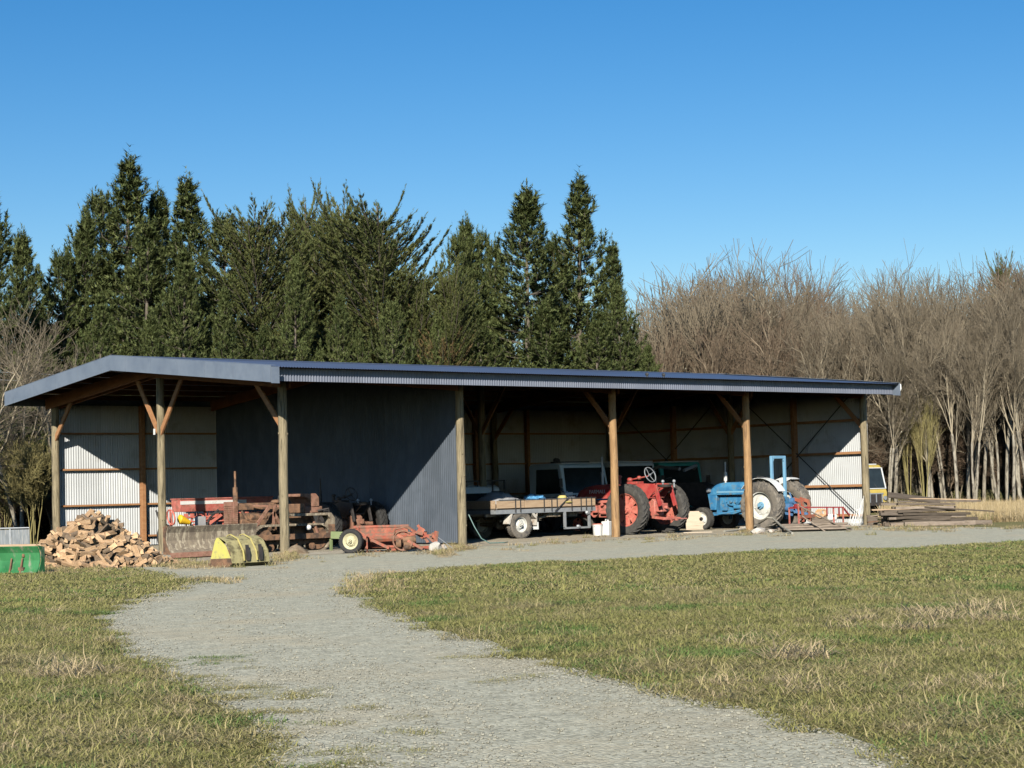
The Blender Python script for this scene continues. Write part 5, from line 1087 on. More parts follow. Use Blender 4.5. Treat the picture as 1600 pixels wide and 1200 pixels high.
def bare_proto(seed, H, spread=.5, m='twig', bark='palebark', stems=1, levels=4, tl=.42, lean=.14, fork=.22, tw=3000):
    rng = np.random.default_rng(seed); T_ = []; C_ = []
    def grow(p, d, ln, r, lv):
        n = 3 if lv < 3 else 2; pp = p
        for i in range(n):
            d = d+rng.normal(0, .06+.042*lv, 3)+np.array([0, 0, .03]); d /= np.linalg.norm(d); q = pp+d*ln/n; r1 = r*(1-.28/n*(1 if lv else .7))
            (T_ if lv == 0 else C_).append([*pp, *q, r, r1]); 
            if lv < levels and (lv > 0 or i >= 1 or H*0 > 1):
                for _ in range(rng.integers(1, 3) if lv < 3 else 2):
                    ax = rng.normal(0, 1, 3); ax -= d*(ax@d); ax /= np.linalg.norm(ax); s_ = spread*rng.uniform(.7, 1.3); dd = d*math.cos(s_)+ax*math.sin(s_); dd[2] += .07; dd /= np.linalg.norm(dd)
                    grow(q, dd, ln*rng.uniform(.45, .72), max(.006, r1*rng.uniform(.35, .55)), lv+1)
            r = r1; pp = q
        if lv < levels:
            for _ in range(2):
                dd = d+rng.normal(0, .3*spread/.5, 3); dd /= np.linalg.norm(dd); grow(pp, dd, ln*rng.uniform(.6, .8), max(.006, r*.75), lv+1)
    for s_ in range(stems):
        a = rng.random()*6.28; d = np.array([np.cos(a)*lean*(stems > 1), np.sin(a)*lean*(stems > 1), 1.0]); grow(np.array([np.cos(a)*.15*(stems > 1), np.sin(a)*.15*(stems > 1), -.05]), d/np.linalg.norm(d), H*tl, .0115*H/(1+.25*(stems-1)), 0)
    C_ = np.array(C_); T_ = np.array(T_); zmax = max(C_[:, 5].max(), T_[:, 5].max()); k = H/zmax
    C_[:, :6] *= k; T_[:, :6] *= k
    C_[:, 6:] = np.maximum(C_[:, 6:], .0068)
    rs = C_[:, 6]; tn = np.clip((rs-.012)/.03, 0, 1)
    return tube_mesh('tree_trunk', T_, M[bark], 6), tube_mesh('tree_crown', C_, M[m], 3, tn)

class Proto:
    def __init__(s, pr, H): s.t, s.c = pr; s.H = H
def put_tree(name, pr, x, ytop, dep, label, cat, group, yaw=None, wide=1.0, H=None):
    top = ap(x, ytop, dep); k = (H or top.z)/pr.H
    r_ = thing(name, label, cat, (top.x, top.y, 0), random.uniform(0, 6.28) if yaw is None else yaw, group); r_.scale = (k*wide, k*wide, k)
    o = bpy.data.objects.new('trunk', pr.t); COL.objects.link(o); o.parent = r_
    o = bpy.data.objects.new('crown', pr.c); COL.objects.link(o); o.parent = r_
    return r_
PINES = [Proto(pine_proto(11, 13, 2.5), 13), Proto(pine_proto(12, 13, 2.2), 13), Proto(pine_proto(13, 13, 2.7, .15), 13), Proto(pine_proto(14, 12, 2.3, .0, 1, .05, .6), 12), Proto(pine_proto(15, 13, 1.9, .28, .95), 13)]
CYPS = [Proto(cypress_proto(21, 13, 2.6), 13), Proto(cypress_proto(22, 13, 2.9), 13)]
BCYP = Proto(cypress_proto(24, 8, 1.8, 'browncyp', 150), 8)
GC = 'conifers of the belt behind the shed'
# x, top y, depth, kind, width, label
conif = [
 (-18, 268, 74, 'p0', 1.0, 'dark pine cut off by the left edge of the view'),
 (40, 348, 72, 'p1', .85, 'narrow dark pine just right of the left edge'),
 (-50, 330, 66, 'p3', 1.2, 'bushy pine at the far left behind the bare branches'),
 (102, 392, 75, 'p3', .9, 'low left shoulder pine of the conifer belt'),
 (130, 322, 76, 'p1', .85, 'slim pine left of the tallest pine'),
 (150, 300, 78, 'p3', .9, 'pine with a thin pointed leader close left of the tallest pine'),
 (188, 229, 77, 'p4', 1.15, 'tallest pine of the left group, with a clubbed open top'),
 (245, 283, 79, 'p1', .9, 'pine with a slender tip right of the tallest pine'),
 (222, 330, 73, 'p0', 1.0, 'dense bushy pine in front of the tallest pine'),
 (305, 262, 76, 'p4', 1.1, 'open topped pine with a clear leader between tall pine and first cypress'),
 (343, 335, 74, 'p3', 1.0, 'rounder pine tucked left of the first cypress'),
 (282, 380, 70, 'p2', 1.1, 'low broad pine above the left part of the roof ridge'),
 (404, 284, 73, 'c0', 1.05, 'first feathery cypress with ragged upswept tips'),
 (476, 270, 77, 'c1', .75, 'cypress with one long tip leaning right'),
 (455, 400, 69, 'p2', 1.0, 'broad low pine between the two cypresses'),
 (528, 275, 75, 'c1', .9, 'second large cypress with thin bare topmost shoots'),
 (588, 272, 73, 'c0', 1.15, 'third cypress, widest of the feathery ones'),
 (640, 385, 72, 'c1', .9, 'brown tinged cypress sloping down to the right'),
 (700, 385, 71, 'c0', .75, 'small cypress shoulder before the right pine group'),
 (711, 365, 76, 'p3', .7, 'thin short pine at the left of the right pine group'),
 (733, 328, 77, 'p1', .75, 'spire shaped pine with long leader in the right pine group'),
 (752, 360, 79, 'p3', .7, 'slight pine right behind the spire shaped pine'),
 (768, 365, 77, 'p0', .7, 'short pine left of the symmetrical tall pine'),
 (816, 277, 74, 'p1', 1.1, 'symmetrical tall pine in the right pine group'),
 (860, 372, 76, 'p3', .8, 'side pine between the two tall right pines'),
 (895, 262, 75, 'p4', 1.05, 'tall thin crowned pine with bare pale trunk showing'),
 (948, 365, 74, 'p4', .9, 'leaning club topped pine at the right end of the belt'),
 (975, 440, 73, 'p2', .8, 'low pine stepping down at the right end of the belt'),
 (1012, 535, 71, 'p2', .8, 'lowest bushy pine next to the bare wood'),
 (520, 455, 68, 'p2', 1.0, 'low pine filling the middle above the ridge'),
 (610, 470, 68, 'p3', 1.1, 'low bushy pine below the widest cypress'),
 (350, 440, 67, 'p0', 1.1, 'low pine below the first cypress'),
 (760, 475, 69, 'p2', 1.1, 'low bright pine below the spire shaped pine'),
 (850, 465, 68, 'p0', 1.2, 'low spreading pine below the symmetrical tall pine'),
 (920, 480, 69, 'p2', 1.0, 'low pine below the thin crowned pine'),
 (150, 450, 66, 'p2', 1.1, 'low pine above the left gable of the roof'),
 (410, 500, 66, 'p1', 1.2, 'lowest pine right over the barge flashing'),
 (680, 480, 70, 'p0', .9, 'low dark pine left of the brown conifer'),
 (560, 505, 66, 'p0', 1.1, 'squat pine over the roof below the second cypress'),
 (240, 480, 65, 'p1', 1.2, 'squat pine directly over the gable peak'),
 (75, 520, 68, 'p0', 1.2, 'squat pine left of the gable among bare twigs'),
]
for i, (x, y, d, kd, wd, lb) in enumerate(conif):
    pr = PINES[int(kd[1])] if kd[0] == 'p' else CYPS[int(kd[1])]
    d = max(d, 67.5) if x > 300 else d
    if 700 < x < 1020: d = max(d, 71.5)
    put_tree('pine_tree' if kd[0] == 'p' else 'cypress_tree', pr, x, y, d, lb, 'pine tree' if kd[0] == 'p' else 'cypress tree', GC, yaw=i*1.3, wide=wd*(1.28 if kd[0] == 'p' and d > 71 else (1.0 if d > 69 else .92)))
put_tree('dying_conifer', BCYP, 690, 500, 70.5, 'rusty brown dying conifer in the middle of the belt', 'conifer', GC, yaw=1, wide=.75)
put_tree('dying_conifer', BCYP, 628, 445, 72.5, 'olive brown thinning conifer right of the widest cypress', 'conifer', GC, yaw=2, wide=.9)
put_tree('distant_conifer', CYPS[0], 1568, 372, 118, 'dark conifer rising over the bare wood at the right edge', 'conifer', None, yaw=2, wide=.5)

BARE = [Proto(bare_proto(31, 12, .52), 12), Proto(bare_proto(32, 12, .34, 'twigred', tl=.55), 12), Proto(bare_proto(33, 12, .55, 'twig', 'palebark', 2), 12), Proto(bare_proto(34, 12, .44, 'twigred', 'palebark', 2), 12), Proto(bare_proto(35, 12, .36, 'twig', tl=.5), 12), Proto(bare_proto(36, 12, .58, 'twigred', 'palebark', 3), 12), Proto(bare_proto(38, 12, .42, 'twig', 'palebark', 1, tl=.5), 12)]
YEL = Proto(bare_proto(37, 9, .22, 'twigyel', 'twigyel', 5, 3, tl=.6), 9)
for p in BARE[:0]: pass
ORDN = ['first', 'second', 'third', 'fourth', 'fifth', 'sixth', 'seventh', 'eighth', 'ninth', 'tenth', 'eleventh', 'twelfth', 'thirteenth', 'fourteenth', 'fifteenth', 'sixteenth', 'seventeenth', 'eighteenth', 'nineteenth', 'twentieth', 'last']
GB = 'bare trees of the winter wood right of the shed'
def outline(x):
    X = [960, 1000, 1050, 1100, 1150, 1200, 1240, 1280, 1330, 1370, 1400, 1430, 1455, 1480, 1520, 1560, 1640]; Y = [470, 445, 425, 396, 372, 362, 372, 405, 412, 412, 400, 386, 402, 420, 398, 385, 380]
    return float(np.interp(x, X, Y))
rr = random.Random(77); nb_ = 0
rows = [(84, 62, 70), (91, 55, 35), (98, 50, 12), (106, 48, 0)]
for ri, (dep, stp, low) in enumerate(rows):
    k_in = 0
    x = 985+rr.uniform(0, 30)
    if dep < 90: x = 1040
    while x < 1680:
        yt_ = outline(x)+low+rr.uniform(-10, 42); pr = BARE[rr.randrange(7)]; nb_ += 1; k_in += 1
        put_tree('bare_tree', pr, x, yt_, dep+rr.uniform(-2.5, 2.5), '%s leafless tree from the left in the %s row of the winter wood' % (ORDN[k_in-1], ['front', 'second', 'third', 'rearmost'][ri]), 'bare tree', GB, yaw=rr.uniform(0, 6.28), wide=rr.uniform(.8, 1.05))
        x += stp*rr.uniform(.7, 1.3)
# ones that stand out
put_tree('bare_tree', BARE[0], 1200, 362, 88, 'tallest round crowned bare tree, above the right third of the roof', 'bare tree', GB, yaw=.4, wide=1.25)
put_tree('bare_tree', BARE[2], 1430, 384, 92, 'tall pale bare tree with an upright forked top right of centre of the wood', 'bare tree', GB, yaw=.9, wide=.8)
put_tree('bare_tree', BARE[4], 1120, 392, 90, 'wide bare tree left of the tallest round crowned one', 'bare tree', GB, yaw=2.9, wide=1.15)
put_tree('bare_tree', BARE[1], 1592, 385, 88, 'red brown bare tree cut by the right edge of the view', 'bare tree', GB, yaw=2.2, wide=1.1)
for x, y, d in ((1414, 560, 82), (1438, 590, 81)):
    put_tree('mossy_tree', YEL, x, y, d, 'cluster of yellow green mossy stems behind the timber stack, %s one' % ('left' if x < 1420 else 'right'), 'bare tree', None, wide=.55)
SLIM = [Proto(bare_proto(51+q, 12, .30, 'twig', 'palebark', 1+(q == 1), 4, tl=.60), 12) for q in range(3)]
ORDX = ['first', 'second', 'third', 'fourth', 'fifth', 'sixth', 'seventh', 'eighth', 'ninth', 'tenth', 'eleventh', 'twelfth', 'thirteenth', 'fourteenth', 'fifteenth', 'sixteenth', 'seventeenth', 'eighteenth', 'nineteenth', 'twentieth']
for i, (x, y, d) in enumerate(((1362, 470, 84), (1376, 520, 81), (1388, 450, 83), (1402, 500, 84), (1420, 430, 85), (1446, 480, 82), (1458, 440, 84), (1470, 520, 82), (1484, 470, 80), (1499, 430, 83), (1512, 500, 79), (1524, 450, 82), (1538, 420, 84), (1548, 500, 81), (1560, 440, 82), (1572, 480, 80), (1583, 420, 83), (1594, 460, 80))):
    put_tree('pale_trunk_tree', SLIM[i % 3], x, y, d, 'slim pale trunk at the edge of the winter wood, %s from the left' % ORDN[i], 'bare tree', 'pale trunks along the edge of the wood', wide=.8)
# left side: bare branching trees in front of the conifers, and scrub
put_tree('bare_tree', BARE[2], 28, 440, 60, 'bare grey tree with long pale forked limbs at the left edge', 'bare tree', None, yaw=.6, wide=1.0)
put_tree('bare_tree', BARE[0], -30, 455, 57, 'bare spreading tree mostly beyond the left edge', 'bare tree', None, yaw=2.6, wide=1.2)
put_tree('bare_tree', BARE[4], 78, 500, 63, 'bare twiggy tree against the left end of the conifer belt', 'bare tree', None, yaw=4.0, wide=1.0)
SH = Proto(bare_proto(41, 4, .3, 'twigyel', 'twigyel', 6, 4), 4)
put_tree('yellow_shrub', SH, 50, 672, 60, 'yellow green twiggy shrub left of the rear gable post', 'shrub', None, yaw=1, wide=1.0)
put_tree('yellow_shrub', SH, 5, 700, 62, 'olive twiggy shrub at the left edge of the view', 'shrub', None, yaw=2, wide=1.1)
# distant wood as one mass behind the countable rows, and dark scrub below the conifers
pts = []; rt = []; sl = []; ix = []
for dep in (112, 119, 127):
    x = 930
    while x < 1900:
        p = ap(x, 700, dep+rr.uniform(-3, 3)); top = ap(x, outline(min(x, 1640))+rr.uniform(35, 80), dep).z; k = top/12
        pts.append((p.x, p.y, 0)); rt.append((0, 0, rr.uniform(0, 6.28))); sl.append((k, k, k)); ix.append(rr.randrange(5)); x += rr.uniform(20, 36)
def join_me(pr, nm):
    t, c = pr.t, pr.c; out = []
    n1 = len(t.vertices); V1 = np.empty(n1*3); t.vertices.foreach_get('co', V1); V2 = np.empty(len(c.vertices)*3); c.vertices.foreach_get('co', V2)
    F1 = np.empty(len(t.loops), int); t.loops.foreach_get('vertex_index', F1); F2 = np.empty(len(c.loops), int); c.loops.foreach_get('vertex_index', F2)
    return np_mesh(nm, np.concatenate([V1, V2]).reshape(-1, 3), np.concatenate([F1, F2+n1]).reshape(-1, 4), c.materials[0], np.zeros(n1+len(V2)//3))
tag(scatter('far_woodland', pts, rt, sl, ix, [join_me(p, 'wood') for p in BARE]), 'far rows of the leafless winter wood reading as one grey brown mass', 'woodland', kind='stuff')
# undergrowth: upright thin stems and brush between the trunks
pts = []; rt = []; sl = []; ix = []
for _ in range(620):
    x = rr.uniform(1000, 1800); dep = rr.uniform(84, 114); p = ap(x, 760, dep); k = rr.uniform(.6, 2.1); pts.append((p.x, p.y, 0)); rt.append((0, 0, rr.uniform(0, 6.28))); sl.append((k, k, k*1.1)); ix.append(rr.randrange(3))
for _ in range(240):
    x = rr.uniform(1350, 1800); dep = rr.uniform(83, 100); p = ap(x, 760, dep); k = rr.uniform(.5, 1.25); pts.append((p.x, p.y, 0)); rt.append((0, 0, rr.uniform(0, 6.28))); sl.append((k, k, k)); ix.append(rr.randrange(3))
for _ in range(70):
    x = rr.uniform(-160, 110); dep = rr.uniform(62, 76); p = ap(x, 760, dep); k = rr.uniform(.5, .9); pts.append((p.x, p.y, 0)); rt.append((0, 0, rr.uniform(0, 6.28))); sl.append((k, k, k)); ix.append(0)
tag(scatter('undergrowth', pts, rt, sl, ix, [join_me(Proto(bare_proto(45, 4, .5, 'twigred', 'twigred', 5, 4, tl=.5, lean=.38), 4), 'brush'), join_me(Proto(bare_proto(46, 5, .3, 'twig', 'twig', 4, 3, tl=.7, lean=.2), 5), 'brush'), join_me(Proto(bare_proto(47, 4, .4, 'twigred', 'twigred', 3, 4, tl=.6, lean=.2), 4), 'brush')]), 'brown leafless undergrowth between the tree trunks', 'undergrowth', kind='stuff')
# leafy scrub clumps at the left behind the gable
rng = np.random.default_rng(5)
def scrub(seed, R, H, m='leafscrub'):
    g_ = np.random.default_rng(seed); n = 500; a = g_.random(n)*6.28; r = R*np.sqrt(g_.random(n)); z = H*g_.random(n)*(1-.6*(r/R)**2); B = np.stack([r*np.cos(a), r*np.sin(a), z], 1); D = unit(np.stack([np.cos(a)*.5, np.sin(a)*.5, np.ones(n)], 1)+g_.normal(0, .3, (n, 3)))
    V, F, T = needles(B, D, np.full(n, .35), 14, .14, .05, .8, g_); return np_mesh('scrub', V, F, M[m], T)
pts = []; rt = []; sl = []; ix = []
for _ in range(60):
    x = rr.uniform(-160, 130); dep = rr.uniform(66, 78); p = ap(x, 760, dep); k = rr.uniform(.8, 1.6); pts.append((p.x, p.y, 0)); rt.append((0, 0, rr.uniform(0, 6.28))); sl.append((k, k, k*1.6)); ix.append(rr.randrange(2))
for _ in range(70):
    x = rr.uniform(1360, 1900); dep = rr.uniform(82, 92); p = ap(x, 760, dep); k = rr.uniform(.3, .6); pts.append((p.x, p.y, 0)); rt.append((0, 0, rr.uniform(0, 6.28))); sl.append((k, k, k)); ix.append(rr.randrange(2))
tag(scatter('scrub', pts, rt, sl, ix, [scrub(1, 1.2, 1.5), scrub(2, 1.0, 1.2)]), 'dark olive scrub at the foot of the trees', 'scrub', kind='stuff')

# power lines at the left and right
b = MB()
for dz in (0, .22): a0 = ap(-200, 571+dz*55, 64); a1 = ap(350, 586+dz*55, 66); b.tube([a0, (a0+a1)/2-Vector((0, 0, .15)), a1], .012, 4)
tag(b.build('power_line', 'galv'), 'pair of thin overhead wires left of the gable peak', 'wire')
# ------------------------------------------------------------------ grass and loose stones
M['blade'] = mat('grass_blades', (.31, .33, .092), (.43, .40, .14), 1.1, .75, coord='World', tint=(.62, .51, .27), spec=.15)
M['bladegreen'] = mat('fresh_grass', (.17, .28, .07), (.22, .32, .09), 1.1, .75, coord='World', tint=(.35, .35, .14), spec=.2)
M['dry'] = mat('dry_grass', (.50, .37, .18), (.62, .48, .25), 1.2, .85, coord='World', tint=(.80, .64, .38), spec=.15)
M['stones'] = mat('loose_gravel', (.23, .22, .175), (.41, .395, .31), 40, .9, coord='World', spec=.2)
for _n in ('blade', 'bladegreen', 'dry'):        # thin blades let some light through
    t_ = M[_n].node_tree; pb = t_.nodes['Principled BSDF']; tr_ = t_.nodes.new('ShaderNodeBsdfTranslucent'); mx_ = t_.nodes.new('ShaderNodeMixShader'); mx_.inputs[0].default_value = .4
    t_.links.new(pb.inputs['Base Color'].links[0].from_socket, tr_.inputs['Color']); t_.links.new(pb.outputs[0], mx_.inputs[1]); t_.links.new(tr_.outputs[0], mx_.inputs[2]); t_.links.new(mx_.outputs[0], t_.nodes['Material Output'].inputs['Surface'])
def tuft(seed, n, R, h0, h1, w, lie, straw, m):
    g_ = np.random.default_rng(seed); a = g_.random(n)*6.28; r = R*np.sqrt(g_.random(n)); P = np.stack([r*np.cos(a), r*np.sin(a), np.zeros(n)], 1)
    az = g_.random(n)*6.28; tl = np.clip(g_.normal(lie, .35, n), .05, 1.45); h = g_.uniform(h0, h1, n); d = np.stack([np.cos(az), np.sin(az), np.zeros(n)], 1); up = np.array([[0, 0, 1.0]])
    sd = np.stack([-np.sin(az), np.cos(az), np.zeros(n)], 1)*(w*g_.uniform(.7, 1.4, n))[:, None]/2
    if lie > 1: h = h*1.5
    t1 = tl*.72; t2 = np.minimum(tl*1.35, 1.75); d2 = unit(d+g_.normal(0, .35, (n, 3))*np.array([1, 1, 0]))
    p1 = P+(d*np.sin(t1)[:, None]+up*np.cos(t1)[:, None])*(h*.5)[:, None]
    p2 = p1+(d2*np.sin(t2)[:, None]+up*np.cos(t2)[:, None])*(h*.55)[:, None]; p2[:, 2] = np.maximum(p2[:, 2], .008)
    V = np.stack([P-sd, P+sd, p1+sd*.8, p1-sd*.8, p2], 1).reshape(-1, 3); b = (np.arange(n)*5)[:, None]
    F = np.concatenate([b+np.array([[0, 1, 2]]), b+np.array([[0, 2, 3]]), b+np.array([[3, 2, 4]])], 0)
    T = np.repeat(np.where(g_.random(n) < straw, g_.uniform(.6, 1, n), g_.uniform(0, .25, n)), 5)
    return np_mesh('tuft', V, F, M[m], T)
NEAR = [tuft(1, 210, .21, .03, .075, .0055, 1.25, .24, 'blade'), tuft(2, 210, .21, .03, .07, .0055, 1.3, .32, 'blade'), tuft(3, 210, .21, .03, .07, .0055, 1.35, .42, 'blade'), tuft(4, 170, .20, .03, .07, .006, 1.15, .08, 'bladegreen'), tuft(5, 60, .22, .06, .16, .006, 1.35, .85, 'blade'), tuft(6, 210, .21, .03, .07, .0055, 1.2, .15, 'blade')]
FAR = [tuft(11, 130, .35, .04, .08, .012, 1.1, .28, 'blade'), tuft(12, 130, .35, .04, .08, .012, 1.1, .38, 'blade'), tuft(13, 130, .35, .04, .08, .012, 1.1, .18, 'blade'), tuft(14, 110, .3, .05, .11, .013, .8, .1, 'bladegreen')]
rng = np.random.default_rng(99)
RT = np.array(TRACK)
def frustum_pts(d0, d1, dens, margin=300):
    area = 0.5*((1600+2*margin)/FPX)*(d1*d1-d0*d0); n = int(area*dens); d = np.sqrt(rng.random(n)*(d1*d1-d0*d0)+d0*d0); x = rng.uniform(-margin, 1600+margin, n)
    P = CAM[None]+(CF[None]+CR[None]*((x-800)/FPX)[:, None])*d[:, None]; return P[:, :2]
def noise2(P, s, o=0): return np.array([nz(x+o, y-o, s) for x, y in P])
def edge_mask(P, soft=.35):
    ins = inside(TRACK, P) | inside(FLOOR, P); dd = polydist(TRACK, P); return ins, dd
def make(P, srcs, name, k0, k1, lab, pick):
    n = len(P); ro = np.stack([np.zeros(n), np.zeros(n), rng.random(n)*6.28], 1); s_ = rng.uniform(k0, k1, n)
    return tag(scatter(name, np.column_stack([P, np.zeros(n)]), ro, np.column_stack([s_, s_, s_*rng.uniform(.38, .75, n)]), pick, srcs), lab, 'grass', kind='stuff')
def pickn(P, near=True):
    a = noise2(P, .45)+rng.normal(0, .22, len(P)); b_ = noise2(P, 1.6, 5)+rng.normal(0, .08, len(P)); r = rng.random(len(P)); out = np.where(a+.5*b_ > .18, 2, np.where(a+.5*b_ < -.15, 5 if near else 2, rng.integers(0, 2, len(P))))
    if near:
        out = np.where((b_ > .26) & (r < .6), 3, out); out = np.where(r > .955, 4, out); out = np.where((noise2(P, .9, 11) > .42) & (r < .45), 4, out)
    else: out = np.where(a > .15, 1, np.where(a < -.15, 2, 0)); out = np.where((b_ > .35) & (r < .6), 3, out)
    return out
P = frustum_pts(7.6, 24, 62); ins, dd = edge_mask(P)
edge = noise2(P, 2.2, 3); edge2 = noise2(P*np.array([1, 1]), 5.5, 8)
left = (P @ np.array([CR[0], CR[1]]) < (CAM[:2] @ np.array([CR[0], CR[1]]))+.2)
keep = ~ins | ((dd < np.where(left & (P @ np.array([CF[0], CF[1]]) - CAM[:2] @ np.array([CF[0], CF[1]]) < 16), .9, .10)) & (edge+.7*edge2 > np.where(left, .02, .1)+dd*.45)); keep &= ~((~ins) & (dd < .25) & (edge2 > .25))
P = P[keep]; ins = ins[keep]
pk = pickn(P)
P1 = P[~ins]; P2 = P[ins]
make(P1, NEAR, 'grass', .8, 1.35, 'short rough winter grass with straw strands either side of the track', pk[~ins])
make(P2, NEAR, 'track_edge_grass', .35, .7, 'flat mossy grass patches creeping over the left edge of the gravel', np.where(pk[ins] == 4, 0, pk[ins]))
P = frustum_pts(24, 46, 18); ins, dd = edge_mask(P); P = P[~ins | ((dd < .25) & (rng.random(len(P)) < .4))]
make(P, FAR, 'far_grass', .7, 1.2, 'olive and straw coloured grass of the farther paddock', pickn(P, False))
# dry rank grass behind the timber stack and along the wood, weeds on the floor edge
DRY = [tuft(21, 160, .4, .22, .5, .016, .75, .6, 'dry'), tuft(22, 160, .45, .2, .45, .016, .95, .4, 'dry'), tuft(23, 120, .35, .12, .3, .016, .9, .4, 'blade')]
Q = []; 
for _ in range(3200):
    x = rng.uniform(1380, 1750); d = rng.uniform(57, 86); 
    if x < 1500 and d < 62: continue
    p = CAM+(CF+CR*(x-800)/FPX)*d; Q.append(p[:2])
Q = np.array(Q); kz = rng.uniform(.5, 1.0, len(Q))
n = len(Q); tag(scatter('rank_dry_grass', np.column_stack([Q, np.zeros(n)]), np.stack([np.zeros(n), np.zeros(n), rng.random(n)*6.28], 1), np.column_stack([kz, kz, kz*rng.uniform(.8, 1.5, n)]), rng.integers(0, 3, n), DRY), 'tall straw coloured rank grass beyond the timber stack', 'grass', kind='stuff')
WD = [tuft(31, 60, .2, .04, .12, .007, 1.1, .5, 'dry'), tuft(32, 50, .25, .03, .10, .008, 1.3, .6, 'dry'), tuft(33, 50, .14, .04, .12, .008, 1.05, .4, 'blade')]
Q = []
for _ in range(160):
    f = rng.random(); x = 180+f*1420; yb = np.interp(x, [180, 450, 720, 960, 1350, 1600], [885, 874, 858, 843, 826, 824]); p = gp(x, yb+rng.normal(2, 4)); Q.append((p.x, p.y))
for cx, cy, nn_, sd in ((449, 872, 60, 9), (722, 857, 40, 10), (690, 866, 40, 10), (455, 868, 40, 6), (300, 884, 90, 26), (390, 880, 60, 20), (1171, 833, 20, 8), (1440, 827, 60, 40), (100, 893, 70, 40), (345, 908, 25, 20)):
    for _ in range(nn_): p = gp(cx+rng.normal(0, sd), cy+rng.normal(0, 2.5)); Q.append((p.x, p.y))
for _ in range(50):
    f = rng.random(); p = gp(540+rng.uniform(0, 90), 900+rng.uniform(-6, 30)); Q.append((p.x, p.y))
Q = np.array(Q); n = len(Q); kz = rng.uniform(.4, 1.1, n)
tag(scatter('dead_weeds', np.column_stack([Q, np.full(n, .01)]), np.stack([np.zeros(n), np.zeros(n), rng.random(n)*6.28], 1), np.column_stack([kz, kz, kz]), rng.integers(0, 3, n), WD), 'dead weeds and litter along the front of the shed', 'weeds', kind='stuff')
# long bleached grass clumps standing out in the right hand paddock
BL = [tuft(41, 80, .26, .10, .32, .008, 1.3, 1.0, 'dry'), tuft(42, 60, .22, .10, .28, .008, 1.2, 1.0, 'dry')]
Q = []; kz = []
for cx, cy, nn_, sd, k in ((1246, 1030, 5, 10, 1.0), (1410, 985, 4, 12, .9), (1525, 965, 10, 30, .9), (1440, 962, 3, 10, .9), (1345, 970, 5, 25, .7), (1110, 1072, 4, 15, .6), (1250, 1075, 8, 40, .6), (1540, 1080, 6, 40, .6), (1160, 1005, 6, 40, .6), (90, 1050, 6, 30, .9), (220, 1010, 5, 40, .6), (60, 975, 5, 40, .6), (200, 905, 6, 18, .5), (1500, 1000, 8, 60, .5)):
    for _ in range(nn_): p = gp(cx+rng.normal(0, sd), cy+rng.normal(0, sd*.25)); Q.append((p.x, p.y)); kz.append(k*rng.uniform(.7, 1.2))
for _ in range(150):
    p = gp(rng.uniform(600, 1650), rng.uniform(880, 1180)); 
    Q.append((p.x, p.y)); kz.append(rng.uniform(.25, .5))
for _ in range(90):
    p = gp(rng.uniform(-40, 300), rng.uniform(910, 1180)); Q.append((p.x, p.y)); kz.append(rng.uniform(.25, .5))
Q = np.array(Q); kz = np.array(kz); k_ = ~inside(TRACK, Q); Q = Q[k_]; kz = kz[k_]; n = len(Q)
tag(scatter('bleached_grass', np.column_stack([Q, np.zeros(n)]), np.stack([np.zeros(n), np.zeros(n), rng.random(n)*6.28], 1), np.column_stack([kz, kz, kz*.62]), rng.integers(0, 2, n), BL), 'long bleached grass strands lying in the paddock', 'grass', kind='stuff')
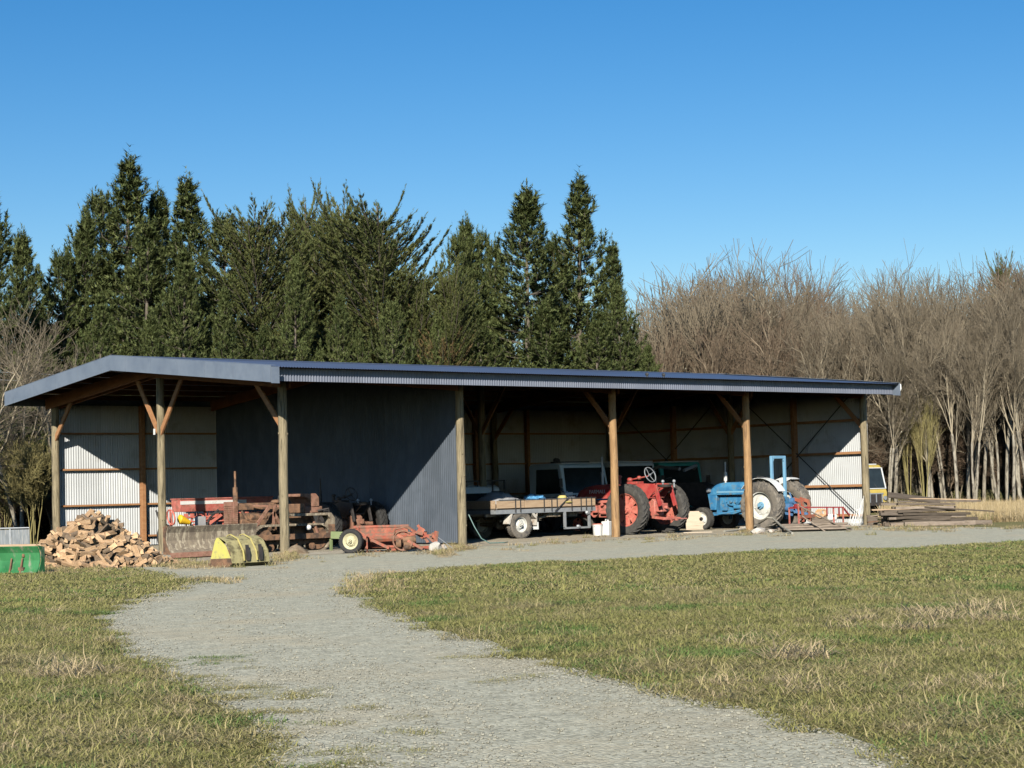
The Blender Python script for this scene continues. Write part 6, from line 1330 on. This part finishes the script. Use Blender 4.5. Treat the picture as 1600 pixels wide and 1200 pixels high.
# loose stones
def stone(i):
    b = MB(); b.lump((0, 0, .3), (1, .8, .6), i, .28, 1); return b.mesh('stone', M['stones'], 0)
ST = [stone(i) for i in range(4)]
P = frustum_pts(7.6, 15, 480); ins = inside(TRACK, P); P = P[ins]
CL = np.array([tuple(gp(*q)[:2]) for q in ((760, 1400), (690, 1200), (590, 1100), (480, 1030), (395, 985), (365, 950), (420, 915), (560, 890), (900, 862), (1300, 848), (1700, 838))])
def cdist(P):
    d = np.full(len(P), 1e9)
    for i in range(len(CL)-1):
        a = CL[i]; ab = CL[i+1]-a; t = np.clip(((P-a)@ab)/(ab@ab), 0, 1); d = np.minimum(d, np.hypot(*(P-(a+t[:, None]*ab)).T))
    return d
cd_ = np.abs(cdist(P)-.78)+.12*noise2(P, 1.5, 4); P = P[(cd_ > .26) | (rng.random(len(P)) < .18)]; n = len(P); kz = .0035+.009*rng.random(n)**2.2
Pb = frustum_pts(15, 34, 60); ins = inside(TRACK, Pb); Pb = Pb[ins]; cd_ = np.abs(cdist(Pb)-.78)+.12*noise2(Pb, 1.5, 4); Pb = Pb[(cd_ > .26) | (rng.random(len(Pb)) < .12)]; nb2 = len(Pb); kb = .007+.009*rng.random(nb2)**2
Pe = frustum_pts(8, 30, 300); Pe = Pe[inside(TRACK, Pe)]; de = polydist(TRACK, Pe); Pe = Pe[de < .15+.45*rng.random(len(Pe))**2]; ke = .005+.0075*rng.random(len(Pe))
Pb = np.concatenate([Pb, Pe]); kb = np.concatenate([kb, ke]); P = np.concatenate([P, Pb]); kz = np.concatenate([kz, kb]); n = len(P)
tag(scatter('loose_gravel', np.column_stack([P, np.full(n, .008)]), rng.random((n, 3))*6.28*np.array([0, 0, 1.0]), np.column_stack([kz, kz, kz]), rng.integers(0, 4, n), ST), 'loose crushed stone over the farm track', 'gravel', kind='stuff')

# bark and splinters round the firewood heap
CH = []
for i in range(3):
    b = MB(); b.box((0, 0, .01), (.09, .03, .015), (0, .1*i, 0)); CH.append(b.mesh('chip', M['log' if i else 'bark'], 0))
Q = []
for _ in range(420):
    a = rng.uniform(2.6, 6.8); r_ = rng.uniform(.9, 1.5); q = pc+IMR*(math.cos(a)*r_*1.25)+IMF*(math.sin(a)*r_); Q.append((q.x, q.y))
Q = np.array(Q); n = len(Q); kz = rng.uniform(.4, 1.4, n)
tag(scatter('wood_chips', np.column_stack([Q, np.full(n, .015)]), rng.random((n, 3))*np.array([.5, .5, 6.28]), np.column_stack([kz, kz, kz]), rng.integers(0, 3, n), CH), 'splinters and bark chips scattered round the firewood heap', 'wood chips', kind='stuff')
